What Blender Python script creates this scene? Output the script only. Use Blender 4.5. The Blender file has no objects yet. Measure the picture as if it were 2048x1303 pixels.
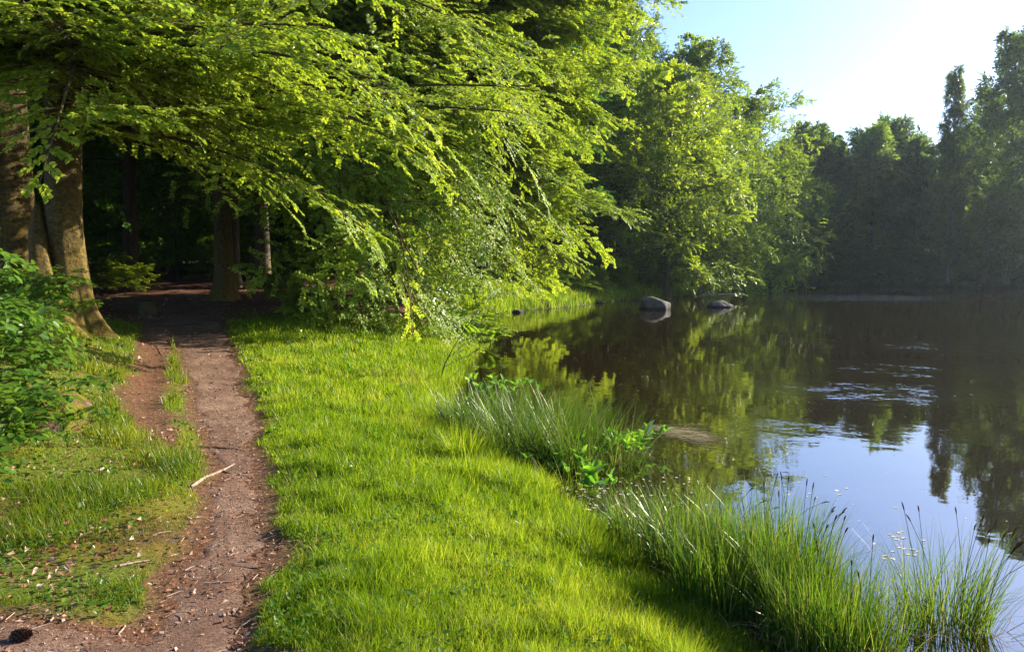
import bpy, bmesh, math, random
import numpy as np
R = math.radians
SC = bpy.context.scene
COL = SC.collection

# ------------------------------------------------------------------ camera
F_PX, CX, CY, HOR, CAM_Z = 1569.0, 1024.0, 651.5, 545.0, 2.1
PITCH = math.atan((CY - HOR) / F_PX)
cd = bpy.data.cameras.new("camera"); cam = bpy.data.objects.new("camera", cd); COL.objects.link(cam)
cam.location = (0, 0, CAM_Z); cam.rotation_euler = (R(90) - PITCH, 0, 0)
cd.sensor_width = 36; cd.lens = 36 * F_PX / 2048; cd.clip_start = 0.05; cd.clip_end = 3000
SC.camera = cam

# ------------------------------------------------------------------ world, sun, exposure
SUN_EL, SUN_AZ = 24.0, 60.0           # azimuth clockwise from +Y
w = bpy.data.worlds.new("World"); SC.world = w; w.use_nodes = True
nt = w.node_tree; bg = nt.nodes["Background"]
sky = nt.nodes.new("ShaderNodeTexSky"); sky.sky_type = 'NISHITA'; sky.sun_disc = False
sky.sun_elevation = R(SUN_EL); sky.sun_rotation = R(SUN_AZ)
sky.air_density = 1.0; sky.dust_density = 1.0; sky.ozone_density = 2.5
tint = nt.nodes.new("ShaderNodeMix"); tint.data_type = 'RGBA'; tint.blend_type = 'MULTIPLY'; tint.inputs[0].default_value = 1; tint.inputs[7].default_value = (.80, .875, 1.12, 1)
nt.links.new(sky.outputs[0], tint.inputs[6]); nt.links.new(tint.outputs[2], bg.inputs[0]); bg.inputs[1].default_value = 0.088
ld = bpy.data.lights.new("sun", 'SUN'); sun = bpy.data.objects.new("sun", ld); COL.objects.link(sun)
ld.energy = 5.0; ld.angle = R(0.5); ld.color = (1.0, 0.90, 0.70)
sun.rotation_euler = (R(90 - SUN_EL), 0, R(180 - SUN_AZ))
sun.location = (30, 30, 40)
SC.view_settings.view_transform = 'Standard'; SC.view_settings.look = 'None'
SC.view_settings.exposure = 1.6; SC.view_settings.gamma = 1
c = SC.cycles
c.max_bounces = 9; c.diffuse_bounces = 6; c.glossy_bounces = 3; c.transmission_bounces = 6
c.transparent_max_bounces = 6; c.volume_bounces = 0
c.sample_clamp_indirect = 6.0; c.use_denoising = True
c.caustics_reflective = False; c.caustics_refractive = False

# ------------------------------------------------------------------ numeric helpers
def nrm(v): return v / np.maximum(np.linalg.norm(v, axis=-1, keepdims=True), 1e-9)
def _hash(ix, iy, seed):
    n = (ix.astype(np.int64) * 374761393 + iy.astype(np.int64) * 668265263 + seed * 1442695041) & 0x7fffffff
    n = ((n ^ (n >> 13)) * 1274126177) & 0x7fffffff
    return ((n ^ (n >> 16)) & 0xffff) / 65535.0
def vnoise(x, y, s, seed=0):
    x = np.asarray(x, float) / s; y = np.asarray(y, float) / s
    ix = np.floor(x); iy = np.floor(y); fx = x - ix; fy = y - iy
    fx = fx * fx * (3 - 2 * fx); fy = fy * fy * (3 - 2 * fy)
    a = _hash(ix, iy, seed); b = _hash(ix + 1, iy, seed); cc = _hash(ix, iy + 1, seed); d = _hash(ix + 1, iy + 1, seed)
    return (a * (1 - fx) + b * fx) * (1 - fy) + (cc * (1 - fx) + d * fx) * fy
def fbm(x, y, s, seed=0, o=3):
    t = 0; a = 1; m = 0
    for k in range(o):
        t = t + a * vnoise(x, y, s / 2 ** k, seed + k); m += a; a *= .5
    return t / m
def sstep(a, b, x):
    t = np.clip((x - a) / (b - a), 0, 1); return t * t * (3 - 2 * t)

# ------------------------------------------------------------------ the lie of the land
_sy = [-50, 0, 4.35, 6.2, 8.3, 9.8, 13, 17, 21, 26, 31, 36, 40, 44, 49, 55, 60, 66, 72, 76, 79, 83, 88, 94, 104, 112, 118, 400]
_sx = [3.0, 2.0, 1.2, .85, -.05, -.75, -1.15, -1.3, -.95, -.7, -1.1, -1.6, -.6, 1.0, 3.3, 6.5, 9.5, 13.5, 17, 17.3, 16, 19, 25.5, 24, 24, 34, 45, 60]
def shore_x(y): return np.interp(y, _sy, _sx)
def far_y(x): return np.interp(x, [-100, 30, 60, 75, 90, 120, 300], [116, 117, 118, 108, 98, 90, 80])
def land_d(x, y):
    x = np.asarray(x, float); y = np.asarray(y, float)
    d1 = (shore_x(y) - x + (fbm(x, y, 1.3, 5) - .5) * .5 + (fbm(x, y, 7, 9) - .5) * .05 * np.clip(y, 0, 60)) * .85
    d2 = y - far_y(x) + (fbm(x, y, 9, 6) - .5) * 4
    return np.maximum(d1, d2)
_edge = []   # the two edges of the trodden path, surveyed at its own height: row, one edge, the other edge, height
for v_, a_, b_, z_ in [(1290, 190, 490, .45), (1200, 270, 520, .45), (1100, 350, 545, .45), (1000, 398, 545, .45), (900, 400, 535, .47), (800, 372, 515, .49), (750, 368, 482, .52), (700, 362, 462, .58), (660, 325, 445, .75), (635, 280, 440, .9)]:
    dy_ = (CY - v_) / F_PX; t_ = (z_ - CAM_Z) / (-math.sin(PITCH) + dy_ * math.cos(PITCH)); yy_ = t_ * (math.cos(PITCH) + dy_ * math.sin(PITCH))
    _edge.append((yy_, ((a_ + b_) / 2 - CX) / F_PX * t_, (b_ - a_) / F_PX * t_))
_py = [0] + [e_[0] for e_ in _edge] + [27, 33, 40]
_px = [-1.0] + [e_[1] for e_ in _edge] + [-12, -15, -19]
_pw = [1.0] + [e_[2] for e_ in _edge] + [5.0, 7.0, 8.0]
def path_x(y): return np.interp(y, _py, _px)
def path_w(y): return np.interp(y, _py, _pw)
def path_e(x, y):  # distance outside the path's edge, negative on it
    x = np.asarray(x, float); y = np.asarray(y, float)
    a = np.abs(x - path_x(y)) - path_w(y) / 2 + .09 * (y < 12)
    t2 = np.interp(y, [6.5, 8.5, 9.5, 11.6, 15, 20], [-2.7, -4.0, -4.55, -5.35, -6.9, -8.9])
    w2 = np.interp(y, [7, 8.5, 14, 19], [.0, .34, .42, .8])
    b = np.where((y > 7) & (y < 20), np.abs(x - t2) - w2 / 2, 9)
    y0 = np.maximum(y, .1)
    cbl = np.sqrt(((x + 2.2) / 1.3) ** 2 + ((y - 3.0) / .62) ** 2) * .62 - .62  # bare soil by the near end
    e = np.minimum(np.minimum(a, b), cbl)
    return e + (fbm(x, y, .35, 31, 3) - .5) * .30 + .06
def zbase(y): return np.interp(y, [0, 3, 10, 15, 20, 27, 35, 45, 60, 90, 150, 400], [.5, .5, .55, .62, .84, 1.15, 1.5, 1.72, 1.95, 2.1, 3, 8])
def ground_z(x, y):
    x = np.asarray(x, float); y = np.asarray(y, float)
    d = land_d(x, y); zb = zbase(y)
    k = np.interp(y, [0, 30, 60, 120], [1.15, 1.6, 2.2, 2.5])
    z = np.where(d > 0, zb * (1 - np.exp(-np.maximum(d, 0) / k)), np.maximum(d * .32, -1.6))
    left = np.clip(path_x(y) - path_w(y) / 2 - x - .5, 0, 40)
    z = z + np.where(d > 0, .9 * (1 - np.exp(-left * .28)) * sstep(4, 9, y) + .22 * sstep(.3, 1.6, left) * sstep(4, 6, y) * .5, 0)
    z = z + (fbm(x, y, .9, 3) - .5) * .07 * sstep(-.2, .6, d) + (fbm(x, y, 6, 4) - .5) * .35 * sstep(.5, 4, d) * sstep(14, 30, y)
    e = np.abs(x - path_x(y)) - path_w(y) / 2
    z = z - .055 * (1 - sstep(-.15, .3, e)) * (y < 30)
    return z
def px2w(u, v, z):  # point of the photographed ground at height z
    dx = (u - CX) / F_PX; dy = (CY - v) / F_PX
    cz, s = math.cos(PITCH), math.sin(PITCH)
    Y = cz + dy * s; Z = -s + dy * cz
    t = (z - CAM_Z) / Z
    return (dx * t, Y * t)
def depth(u, v, Y):
    dx = (u - CX) / F_PX; dy = (CY - v) / F_PX
    cz, s = math.cos(PITCH), math.sin(PITCH)
    t = Y / (cz + dy * s)
    return np.array([dx * t, Y, CAM_Z + (-s + dy * cz) * t])
def onground(u, v):
    z = .5
    for _ in range(12):
        x, y = px2w(u, v, z); z = .5 * z + .5 * float(ground_z(x, y))
    return x, y, float(ground_z(x, y))

# ------------------------------------------------------------------ mesh helpers
class MB:
    """collects quads / tris as numpy arrays"""
    def __init__(s): s.v = []; s.q = []; s.r = []; s.m = []; s.n = 0
    def add(s, v, q, rnd=None, mi=0):
        v = np.asarray(v, np.float32).reshape(-1, 3); q = np.asarray(q, np.int64).reshape(-1, 4)
        s.v.append(v); s.q.append(q + s.n); s.n += len(v)
        s.r.append(np.zeros(len(q)) if rnd is None else np.asarray(rnd)); s.m.append(np.full(len(q), mi))
    def build(s, name, mats, parent=None, smooth=False, vattr=None):
        v = np.concatenate(s.v); q = np.concatenate(s.q); r = np.concatenate(s.r); mi = np.concatenate(s.m)
        me = bpy.data.meshes.new(name)
        me.vertices.add(len(v)); me.vertices.foreach_set("co", v.astype(np.float32).ravel())
        me.loops.add(len(q) * 4); me.loops.foreach_set("vertex_index", q.astype(np.int32).ravel())
        me.polygons.add(len(q)); me.polygons.foreach_set("loop_start", np.arange(0, len(q) * 4, 4, dtype=np.int32))
        me.polygons.foreach_set("loop_total", np.full(len(q), 4, dtype=np.int32))
        if not isinstance(mats, (list, tuple)): mats = [mats]
        for m in mats: me.materials.append(m)
        if len(mats) > 1: me.polygons.foreach_set("material_index", mi.astype(np.int32))
        if smooth: me.polygons.foreach_set("use_smooth", np.ones(len(q), bool))
        me.update(calc_edges=True)
        a = me.attributes.new("rnd", 'FLOAT', 'FACE'); a.data.foreach_set("value", r.astype(np.float32))
        if vattr:
            for k, val in vattr.items():
                a = me.attributes.new(k, 'FLOAT', 'POINT'); a.data.foreach_set("value", np.asarray(val, np.float32).ravel())
        o = bpy.data.objects.new(name, me); COL.objects.link(o)
        if parent is not None: o.parent = parent
        return o
def tag(o, label=None, cat=None, group=None, kind=None):
    if label: o['label'] = label
    if cat: o['category'] = cat
    if group: o['group'] = group
    if kind: o['kind'] = kind
    return o
def empty(name, loc, label, cat, group=None, rz=0):
    o = bpy.data.objects.new(name, None); COL.objects.link(o); o.location = loc; o.rotation_euler = (0, 0, rz)
    o.empty_display_size = .2
    return tag(o, label, cat, group)
def copy_tree(o, loc, rz, sc, label, group=None):
    c2 = o.copy(); COL.objects.link(c2); c2.location = loc; c2.rotation_euler = (0, 0, rz); c2.scale = sc if isinstance(sc, tuple) else (sc, sc, sc)
    c2['label'] = label
    if group: c2['group'] = group
    for ch in list(o.children):
        d = ch.copy(); COL.objects.link(d); d.parent = c2
    return c2
def tubes(mb, P, Rr, S=6, rnd=None, mi=0, lump=0, rng=None):
    P = np.asarray(P, float); Rr = np.asarray(Rr, float); N, K = P.shape[:2]
    T = np.gradient(P, axis=1); T = nrm(T)
    d = nrm(P[:, -1] - P[:, 0])
    ref = np.where(np.abs(d[:, 2:3]) > .8, np.array([[1., 0, 0]]), np.array([[0, 0, 1.]]))
    U = nrm(np.cross(T, ref[:, None, :])); V = np.cross(T, U)
    a = np.arange(S) * 2 * np.pi / S
    rr = np.broadcast_to(Rr[:, :, None], (N, K, S)).copy()
    if lump and rng is not None: rr *= 1 + lump * (rng.random((N, K, S)) - .5)
    ring = P[:, :, None, :] + rr[..., None] * (np.cos(a)[None, None, :, None] * U[:, :, None, :] + np.sin(a)[None, None, :, None] * V[:, :, None, :])
    idx = np.arange(N * K * S).reshape(N, K, S)
    a0 = idx[:, :-1, :]; a1 = idx[:, 1:, :]
    q = np.stack([a0, np.roll(a0, -1, 2), np.roll(a1, -1, 2), a1], -1).reshape(-1, 4)
    if rnd is None: r = np.zeros(len(q))
    else: r = np.repeat(rnd, (K - 1) * S)
    mb.add(ring.reshape(-1, 3), q, r, mi)
def leaves(mb, P, D, Nn, L, Wd, rnd, fine=True, fold=.25, mi=0):
    """P base, D direction, Nn normal, L length, Wd half width"""
    D = nrm(D); S = nrm(np.cross(D, Nn)); Nn = np.cross(S, D); n = len(P)
    L = np.broadcast_to(L, (n,))[:, None]; Wd = np.broadcast_to(Wd, (n,))[:, None]
    if fine:
        up = Nn * Wd * fold
        v = np.stack([P, P + D * L * .28 + S * Wd + up, P + D * L * .68 + S * Wd * .88 + up, P + D * L - Nn * L * .10,
                      P + D * L * .68 - S * Wd * .88 + up, P + D * L * .28 - S * Wd + up], 1)
        b = np.arange(n)[:, None] * 6
        q = np.concatenate([b + np.array([[0, 1, 2, 3]]), b + np.array([[0, 3, 4, 5]])], 1).reshape(-1, 4)
        mb.add(v.reshape(-1, 3), q, np.repeat(rnd, 2), mi)
    else:
        v = np.stack([P, P + D * L * .5 + S * Wd + Nn * Wd * fold, P + D * L, P + D * L * .5 - S * Wd + Nn * Wd * fold], 1)
        q = np.arange(n * 4).reshape(n, 4)
        mb.add(v.reshape(-1, 3), q, rnd, mi)
def blades(mb, rng, X, Y, Z, H, Wd, bend, head=None, K=3, lean=.15, rnd=None, mi=0, ret=False):
    n = len(X)
    if head is None: head = rng.random(n) * 2 * np.pi
    th0 = rng.random(n) * lean
    s = np.linspace(0, 1, K + 1)
    th = th0[:, None] + bend[:, None] * s[None] ** 1.4
    ds = (H / K)[:, None]
    dr = np.sin(th) * ds; dz = np.cos(th) * ds
    r = np.concatenate([np.zeros((n, 1)), np.cumsum((dr[:, 1:] + dr[:, :-1]) / 2, 1)], 1)
    z = np.concatenate([np.zeros((n, 1)), np.cumsum((dz[:, 1:] + dz[:, :-1]) / 2, 1)], 1)
    c, si = np.cos(head)[:, None], np.sin(head)[:, None]
    P = np.stack([X[:, None] + r * c, Y[:, None] + r * si, Z[:, None] + z], -1)
    tw = head + np.pi / 2 + (rng.random(n) - .5) * 1.6
    side = np.stack([np.cos(tw), np.sin(tw), np.zeros(n)], -1)
    wk = Wd[:, None] * (1 - s[None] ** 1.8 * .93)
    v = np.stack([P - side[:, None] * wk[..., None], P + side[:, None] * wk[..., None]], 2)  # n,K+1,2,3
    idx = np.arange(n * (K + 1) * 2).reshape(n, K + 1, 2)
    q = np.stack([idx[:, :-1, 0], idx[:, :-1, 1], idx[:, 1:, 1], idx[:, 1:, 0]], -1).reshape(-1, 4)
    if rnd is None: rnd = rng.random(n)
    mb.add(v.reshape(-1, 3), q, np.repeat(rnd, K), mi)
    if ret: return P

# ------------------------------------------------------------------ materials
def newmat(name):
    m = bpy.data.materials.new(name); m.use_nodes = True; t = m.node_tree
    for n in list(t.nodes): t.nodes.remove(n)
    out = t.nodes.new("ShaderNodeOutputMaterial"); return m, t, out
def ramp(t, stops, fac):
    r = t.nodes.new("ShaderNodeValToRGB"); e = r.color_ramp.elements
    e[0].position, e[0].color = stops[0][0], (*stops[0][1], 1); e[1].position, e[1].color = stops[-1][0], (*stops[-1][1], 1)
    for p, cc in stops[1:-1]:
        k = e.new(p); k.color = (*cc, 1)
    t.links.new(fac, r.inputs[0]); return r.outputs[0]
def attr(t, name):
    a = t.nodes.new("ShaderNodeAttribute"); a.attribute_name = name; return a.outputs["Fac"]
def math_(t, op, a, b=None, clamp=False):
    m = t.nodes.new("ShaderNodeMath"); m.operation = op; m.use_clamp = clamp
    for k, x in enumerate((a, b)):
        if x is None: continue
        if isinstance(x, (int, float)): m.inputs[k].default_value = x
        else: t.links.new(x, m.inputs[k])
    return m.outputs[0]
def noise(t, scale, detail=4, rough=.55, vec=None, out=0, dist=0):
    n = t.nodes.new("ShaderNodeTexNoise"); n.inputs["Scale"].default_value = scale; n.inputs["Detail"].default_value = detail
    n.inputs["Roughness"].default_value = rough; n.inputs["Distortion"].default_value = dist
    if vec is not None: t.links.new(vec, n.inputs["Vector"])
    return n.outputs[out]
def coord(t, kind="Object", scale=(1, 1, 1)):
    tc = t.nodes.new("ShaderNodeTexCoord"); mp = t.nodes.new("ShaderNodeMapping"); mp.inputs["Scale"].default_value = scale
    t.links.new(tc.outputs[kind], mp.inputs[0]); return mp.outputs[0]
def mixc(t, f, a, b):
    m = t.nodes.new("ShaderNodeMix"); m.data_type = 'RGBA'
    if isinstance(f, (int, float)): m.inputs[0].default_value = f
    else: t.links.new(f, m.inputs[0])
    for k, x in ((6, a), (7, b)):
        if isinstance(x, tuple): m.inputs[k].default_value = (*x, 1)
        else: t.links.new(x, m.inputs[k])
    return m.outputs[2]
def bump(t, h, strength=.5, dist=.02):
    b = t.nodes.new("ShaderNodeBump"); b.inputs["Strength"].default_value = strength; b.inputs["Distance"].default_value = dist
    t.links.new(h, b.inputs["Height"]); return b.outputs[0]
def leafmat(name, c0, c1, c2, tr=1.6, trmix=.5, gloss=.10, grough=.38):
    """thin leaf: diffuse + translucent + a little waxy gloss; colour varies from leaf to leaf"""
    m, t, out = newmat(name)
    f = attr(t, "rnd")
    col = ramp(t, [(0, c0), (.5, c1), (1, c2)], f)
    d = t.nodes.new("ShaderNodeBsdfDiffuse"); t.links.new(col, d.inputs[0])
    tl = t.nodes.new("ShaderNodeBsdfTranslucent")
    g = t.nodes.new("ShaderNodeMix"); g.data_type = 'RGBA'; g.blend_type = 'MULTIPLY'; g.inputs[0].default_value = 1
    t.links.new(col, g.inputs[6]); g.inputs[7].default_value = (tr * 1.15, tr, tr * .55, 1)
    t.links.new(g.outputs[2], tl.inputs[0])
    mx = t.nodes.new("ShaderNodeMixShader"); mx.inputs[0].default_value = trmix
    t.links.new(d.outputs[0], mx.inputs[1]); t.links.new(tl.outputs[0], mx.inputs[2])
    gl = t.nodes.new("ShaderNodeBsdfGlossy"); gl.inputs["Roughness"].default_value = grough; gl.inputs[0].default_value = (1, 1, 1, 1)
    fr = t.nodes.new("ShaderNodeFresnel"); fr.inputs[0].default_value = 1.4
    m2 = t.nodes.new("ShaderNodeMixShader"); t.links.new(math_(t, 'MULTIPLY', fr.outputs[0], gloss * 1.6, True), m2.inputs[0])
    t.links.new(mx.outputs[0], m2.inputs[1]); t.links.new(gl.outputs[0], m2.inputs[2])
    t.links.new(m2.outputs[0], out.inputs[0]); return m
def prin(t, out, col, rough=.9, nrmal=None, spec=.3):
    p = t.nodes.new("ShaderNodeBsdfPrincipled")
    if isinstance(col, tuple): p.inputs["Base Color"].default_value = (*col, 1)
    else: t.links.new(col, p.inputs["Base Color"])
    if isinstance(rough, (int, float)): p.inputs["Roughness"].default_value = rough
    else: t.links.new(rough, p.inputs["Roughness"])
    p.inputs["Specular IOR Level"].default_value = spec
    if nrmal is not None: t.links.new(nrmal, p.inputs["Normal"])
    t.links.new(p.outputs[0], out.inputs[0]); return p

M = {}
M['beech_leaf'] = leafmat("beech_leaf", (.080, .150, .012), (.165, .255, .022), (.30, .38, .05), tr=2.0, gloss=.13)
M['oak_leaf'] = leafmat("oak_leaf", (.06, .125, .012), (.125, .215, .020), (.24, .32, .04), tr=2.0, gloss=.10)
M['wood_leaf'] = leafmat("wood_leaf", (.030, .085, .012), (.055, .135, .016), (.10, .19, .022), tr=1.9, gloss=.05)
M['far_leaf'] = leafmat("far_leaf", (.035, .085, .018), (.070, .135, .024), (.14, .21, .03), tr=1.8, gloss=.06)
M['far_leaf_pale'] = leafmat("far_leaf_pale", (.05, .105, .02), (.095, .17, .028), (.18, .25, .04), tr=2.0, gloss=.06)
M['birch_leaf'] = leafmat("birch_leaf", (.06, .10, .025), (.09, .15, .03), (.13, .19, .04), tr=1.6, gloss=.06)
M['bush_leaf'] = leafmat("bush_leaf", (.040, .105, .014), (.075, .165, .018), (.13, .23, .03), tr=1.8, gloss=.22, grough=.3)
M['bog_leaf'] = leafmat("bog_leaf", (.05, .16, .012), (.09, .24, .02), (.16, .33, .03), tr=1.9, gloss=.13, grough=.3)
M['grass'] = leafmat("grass", (.088, .170, .008), (.165, .265, .012), (.30, .34, .05), tr=1.75, gloss=.006)
M['grass_dull'] = leafmat("grass_dull", (.08, .14, .010), (.13, .20, .012), (.26, .24, .05), tr=1.6, gloss=.015)
M['sedge'] = leafmat("sedge", (.032, .085, .010), (.070, .155, .012), (.19, .23, .05), tr=1.5, gloss=.03, grough=.35)
M['sedge_dark'] = leafmat("sedge_dark", (.035, .085, .012), (.06, .13, .014), (.13, .19, .05), tr=1.4, gloss=.02, grough=.35)
M['fern'] = leafmat("fern", (.14, .27, .02), (.20, .36, .03), (.27, .42, .05), tr=1.4, gloss=.04)
M['seed'] = leafmat("seed", (.05, .022, .012), (.09, .035, .018), (.12, .06, .03), tr=1.0, gloss=.03)
M['dry'] = leafmat("dry", (.20, .085, .05), (.36, .20, .13), (.55, .42, .34), tr=.9, trmix=.25, gloss=.08)
M['straw'] = leafmat("straw", (.20, .15, .05), (.30, .24, .09), (.38, .32, .15), tr=1.0, trmix=.35, gloss=.01)
M['petal'] = leafmat("petal", (.45, .42, .32), (.6, .57, .45), (.75, .73, .65), tr=.8, trmix=.2, gloss=.12)
M['weed'] = leafmat("weed", (.12, .10, .04), (.2, .17, .07), (.35, .31, .18), tr=.8, trmix=.2, gloss=.12)

def bark(name, c0, c1, moss=(.10, .12, .012), moss_amt=.5, bs=1.0, moss_h=2.2):
    m, t, out = newmat(name)
    v = coord(t, "Object", (2.2, 2.2, .45)); n1 = noise(t, 3, 6, .65, v); v2 = coord(t); n2 = noise(t, 14, 5, .6, v2); n3 = noise(t, 1.4, 4, .6, v2)
    base = ramp(t, [(.3, c0), (.52, tuple((a + b) / 2 for a, b in zip(c0, c1))), (.72, c1)], n1)
    base = mixc(t, math_(t, 'MULTIPLY', n2, .35), base, (c0[0] * .5, c0[1] * .5, c0[2] * .5))
    tc = t.nodes.new("ShaderNodeTexCoord"); sp = t.nodes.new("ShaderNodeSeparateXYZ"); t.links.new(tc.outputs["Object"], sp.inputs[0])
    h = math_(t, 'MULTIPLY', sp.outputs[2], -1.0 / moss_h); h = math_(t, 'ADD', h, 1.0)
    f = math_(t, 'MULTIPLY', math_(t, 'ADD', math_(t, 'ADD', math_(t, 'MULTIPLY', h, .55), -.62), math_(t, 'MULTIPLY', n2, 1.6)), 2.2)
    f = math_(t, 'MULTIPLY', math_(t, 'SUBTRACT', f, 1.0, True), moss_amt, True)
    mossc = mixc(t, n2, moss, (moss[0] * 1.9, moss[1] * 1.3, moss[2]))
    col = mixc(t, f, base, mossc)
    n4 = noise(t, 6, 5, .7, coord(t, "Object", (1.4, 1.4, 5.0)))
    col = mixc(t, ramp(t, [(.50, (0, 0, 0)), (.64, (.7, .7, .7))], n4), col, (c1[0] * 1.25, c1[1] * 1.3, c1[2] * 1.2))
    hh = math_(t, 'ADD', math_(t, 'MULTIPLY', n1, .7), math_(t, 'ADD', math_(t, 'MULTIPLY', n2, .5), math_(t, 'MULTIPLY', n4, .4)))
    prin(t, out, col, .88, bump(t, hh, bs, .03), .2); return m
M['beech_bark'] = bark("beech_bark", (.040, .028, .013), (.115, .080, .036), moss=(.13, .115, .014), moss_amt=.9, moss_h=6.5)
M['bark'] = bark("bark", (.045, .035, .024), (.12, .095, .065), moss_amt=.5)
M['twig'] = bark("twig_bark", (.03, .024, .017), (.075, .058, .04), moss_amt=0)
M['birch_bark'] = bark("birch_bark", (.05, .045, .04), (.18, .17, .15), moss_amt=.2)

# ground: soil, moss, leaf litter and turf thatch by real patches
m, t, out = newmat("ground"); M['ground'] = m
v = coord(t); nA = noise(t, 22, 6, .7, v); nB = noise(t, 1.6, 5, .6, v); nC = noise(t, 70, 4, .7, v)
litter = ramp(t, [(.28, (.035, .016, .010)), (.5, (.12, .050, .032)), (.66, (.22, .10, .065)), (.8, (.36, .20, .14))], nA)
litter = mixc(t, math_(t, 'MULTIPLY', nC, .5), litter, (.10, .045, .03))
turf = ramp(t, [(.3, (.035, .06, .006)), (.55, (.10, .13, .010)), (.75, (.18, .14, .03))], nA)
mossg = ramp(t, [(.35, (.10, .055, .022)), (.5, (.15, .11, .012)), (.7, (.13, .16, .012))], nB)
g0 = mixc(t, attr(t, "moss"), turf, mossg)
col = mixc(t, attr(t, "litter"), g0, litter)
wet = mixc(t, attr(t, "wet"), col, (.018, .012, .007))
prin(t, out, wet, .95, bump(t, nA, .9, .03), .15)

m, t, out = newmat("path_soil"); M['path'] = m
v = coord(t); n1 = noise(t, 3.0, 6, .65, v); n2 = noise(t, 60, 6, .75, v); n3 = noise(t, 190, 3, .7, v)
soil = ramp(t, [(.3, (.165, .095, .062)), (.5, (.25, .155, .108)), (.72, (.33, .22, .16))], n1)
n0 = noise(t, .9, 3, .6, v); soil = mixc(t, ramp(t, [(.42, (0, 0, 0)), (.62, (.75, .75, .75))], n0), soil, (.13, .072, .050))
soil = mixc(t, math_(t, 'MULTIPLY', ramp(t, [(.42, (1, 1, 1)), (.56, (0, 0, 0))], n2), .75), soil, (.055, .026, .018))
soil = mixc(t, math_(t, 'MULTIPLY', ramp(t, [(.60, (0, 0, 0)), (.68, (1, 1, 1))], n3), .45), soil, (.46, .30, .24))
prin(t, out, soil, .95, bump(t, math_(t, 'ADD', n2, math_(t, 'MULTIPLY', n3, .6)), 1.0, .014), .15)

# peat-brown pond water with light wind ripples in patches
m, t, out = newmat("pond_water"); M['water'] = m
v = coord(t)
big = noise(t, .09, 3, .5, v, dist=.6); small = noise(t, 2.4, 3, .55, v); mid = noise(t, .55, 3, .5, v, dist=.4)
patch = ramp(t, [(.46, (0, 0, 0)), (.60, (1, 1, 1))], big)
fine = noise(t, 9.0, 2, .5, v)
for (px_, py_, rx_, ry_, gn_) in [(6.7, 13.9, 2.6, 1.7, 5), (27, 68, 15, 12, 26), (3.7, 10.6, .8, .9, 4), (55, 62, 20, 8, 14), (13, 22, 4, 2.5, 7), (9, 17, 3, 2, 5)]:   # gusts touching the surface
    mp = t.nodes.new("ShaderNodeMapping"); mp.vector_type = 'TEXTURE'; mp.inputs["Location"].default_value = (px_, py_, 0); mp.inputs["Scale"].default_value = (rx_, ry_, 1)
    tc = t.nodes.new("ShaderNodeTexCoord"); t.links.new(tc.outputs["Object"], mp.inputs[0])
    gt = t.nodes.new("ShaderNodeTexGradient"); gt.gradient_type = 'SPHERICAL'; t.links.new(mp.outputs[0], gt.inputs[0])
    patch = math_(t, 'ADD', patch, math_(t, 'MULTIPLY', math_(t, 'MULTIPLY', gt.outputs[1], 2.2, True), math_(t, 'MULTIPLY', ramp(t, [(.40, (0, 0, 0)), (.62, (1, 1, 1))], noise(t, 1.1, 4, .65, v)), gn_ * .8)))
h = math_(t, 'ADD', math_(t, 'MULTIPLY', mid, 1.0), math_(t, 'MULTIPLY', math_(t, 'MULTIPLY', small, math_(t, 'ADD', math_(t, 'MULTIPLY', patch, .9), .22)), .55))
h = math_(t, 'ADD', h, math_(t, 'MULTIPLY', fine, math_(t, 'MULTIPLY', patch, .10)))
p = prin(t, out, (.014, .008, .002), .02, bump(t, h, .30, .020), .5)
p.inputs["IOR"].default_value = 3.9

m, t, out = newmat("rock"); M['rock'] = m
v = coord(t); n1 = noise(t, 6, 6, .65, v); n2 = noise(t, 30, 4, .6, v)
col = ramp(t, [(.35, (.055, .05, .055)), (.6, (.16, .145, .15)), (.75, (.28, .25, .24))], n1)
tc = t.nodes.new("ShaderNodeTexCoord"); sp = t.nodes.new("ShaderNodeSeparateXYZ"); t.links.new(tc.outputs["Object"], sp.inputs[0])
wetf = math_(t, 'ADD', math_(t, 'MULTIPLY', sp.outputs[2], -7.0), math_(t, 'MULTIPLY', n1, 2.0), True)
col = mixc(t, ramp(t, [(.5, (0, 0, 0)), (.62, (1, 1, 1))], n2), col, (.20, .17, .07)); col = mixc(t, wetf, col, (.018, .016, .012))
prin(t, out, col, .75, bump(t, math_(t, 'ADD', n1, n2), .9, .06), .3)
m, t, out = newmat("pebble"); M['rock_dry'] = m
prin(t, out, ramp(t, [(.35, (.10, .07, .05)), (.65, (.34, .25, .20))], noise(t, 25, 2, .5, coord(t))), .85)
m, t, out = newmat("mossy_rock"); M['mossrock'] = m
v = coord(t); n1 = noise(t, 5, 6, .65, v); n2 = noise(t, 40, 4, .6, v)
col = ramp(t, [(.36, (.20, .13, .10)), (.46, (.10, .055, .028)), (.56, (.13, .11, .010))], n1)
prin(t, out, col, .95, bump(t, math_(t, 'ADD', n1, n2), .8, .03), .2)
m, t, out = newmat("end_grain"); M['endgrain'] = m
v = coord(t); n1 = noise(t, 18, 5, .6, v); prin(t, out, ramp(t, [(.3, (.03, .022, .014)), (.7, (.11, .075, .045))], n1), .9, bump(t, n1, .6, .02))
m, t, out = newmat("sand"); M['sand'] = m
v = coord(t); n1 = noise(t, 3, 5, .6, v); prin(t, out, ramp(t, [(.3, (.32, .25, .17)), (.7, (.5, .42, .31))], n1), .9, bump(t, n1, .3, .02))
m, t, out = newmat("cone_scale"); M['cone'] = m
prin(t, out, (.09, .045, .025), .8)
m, t, out = newmat("stick_wood"); M['stick'] = m
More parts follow.
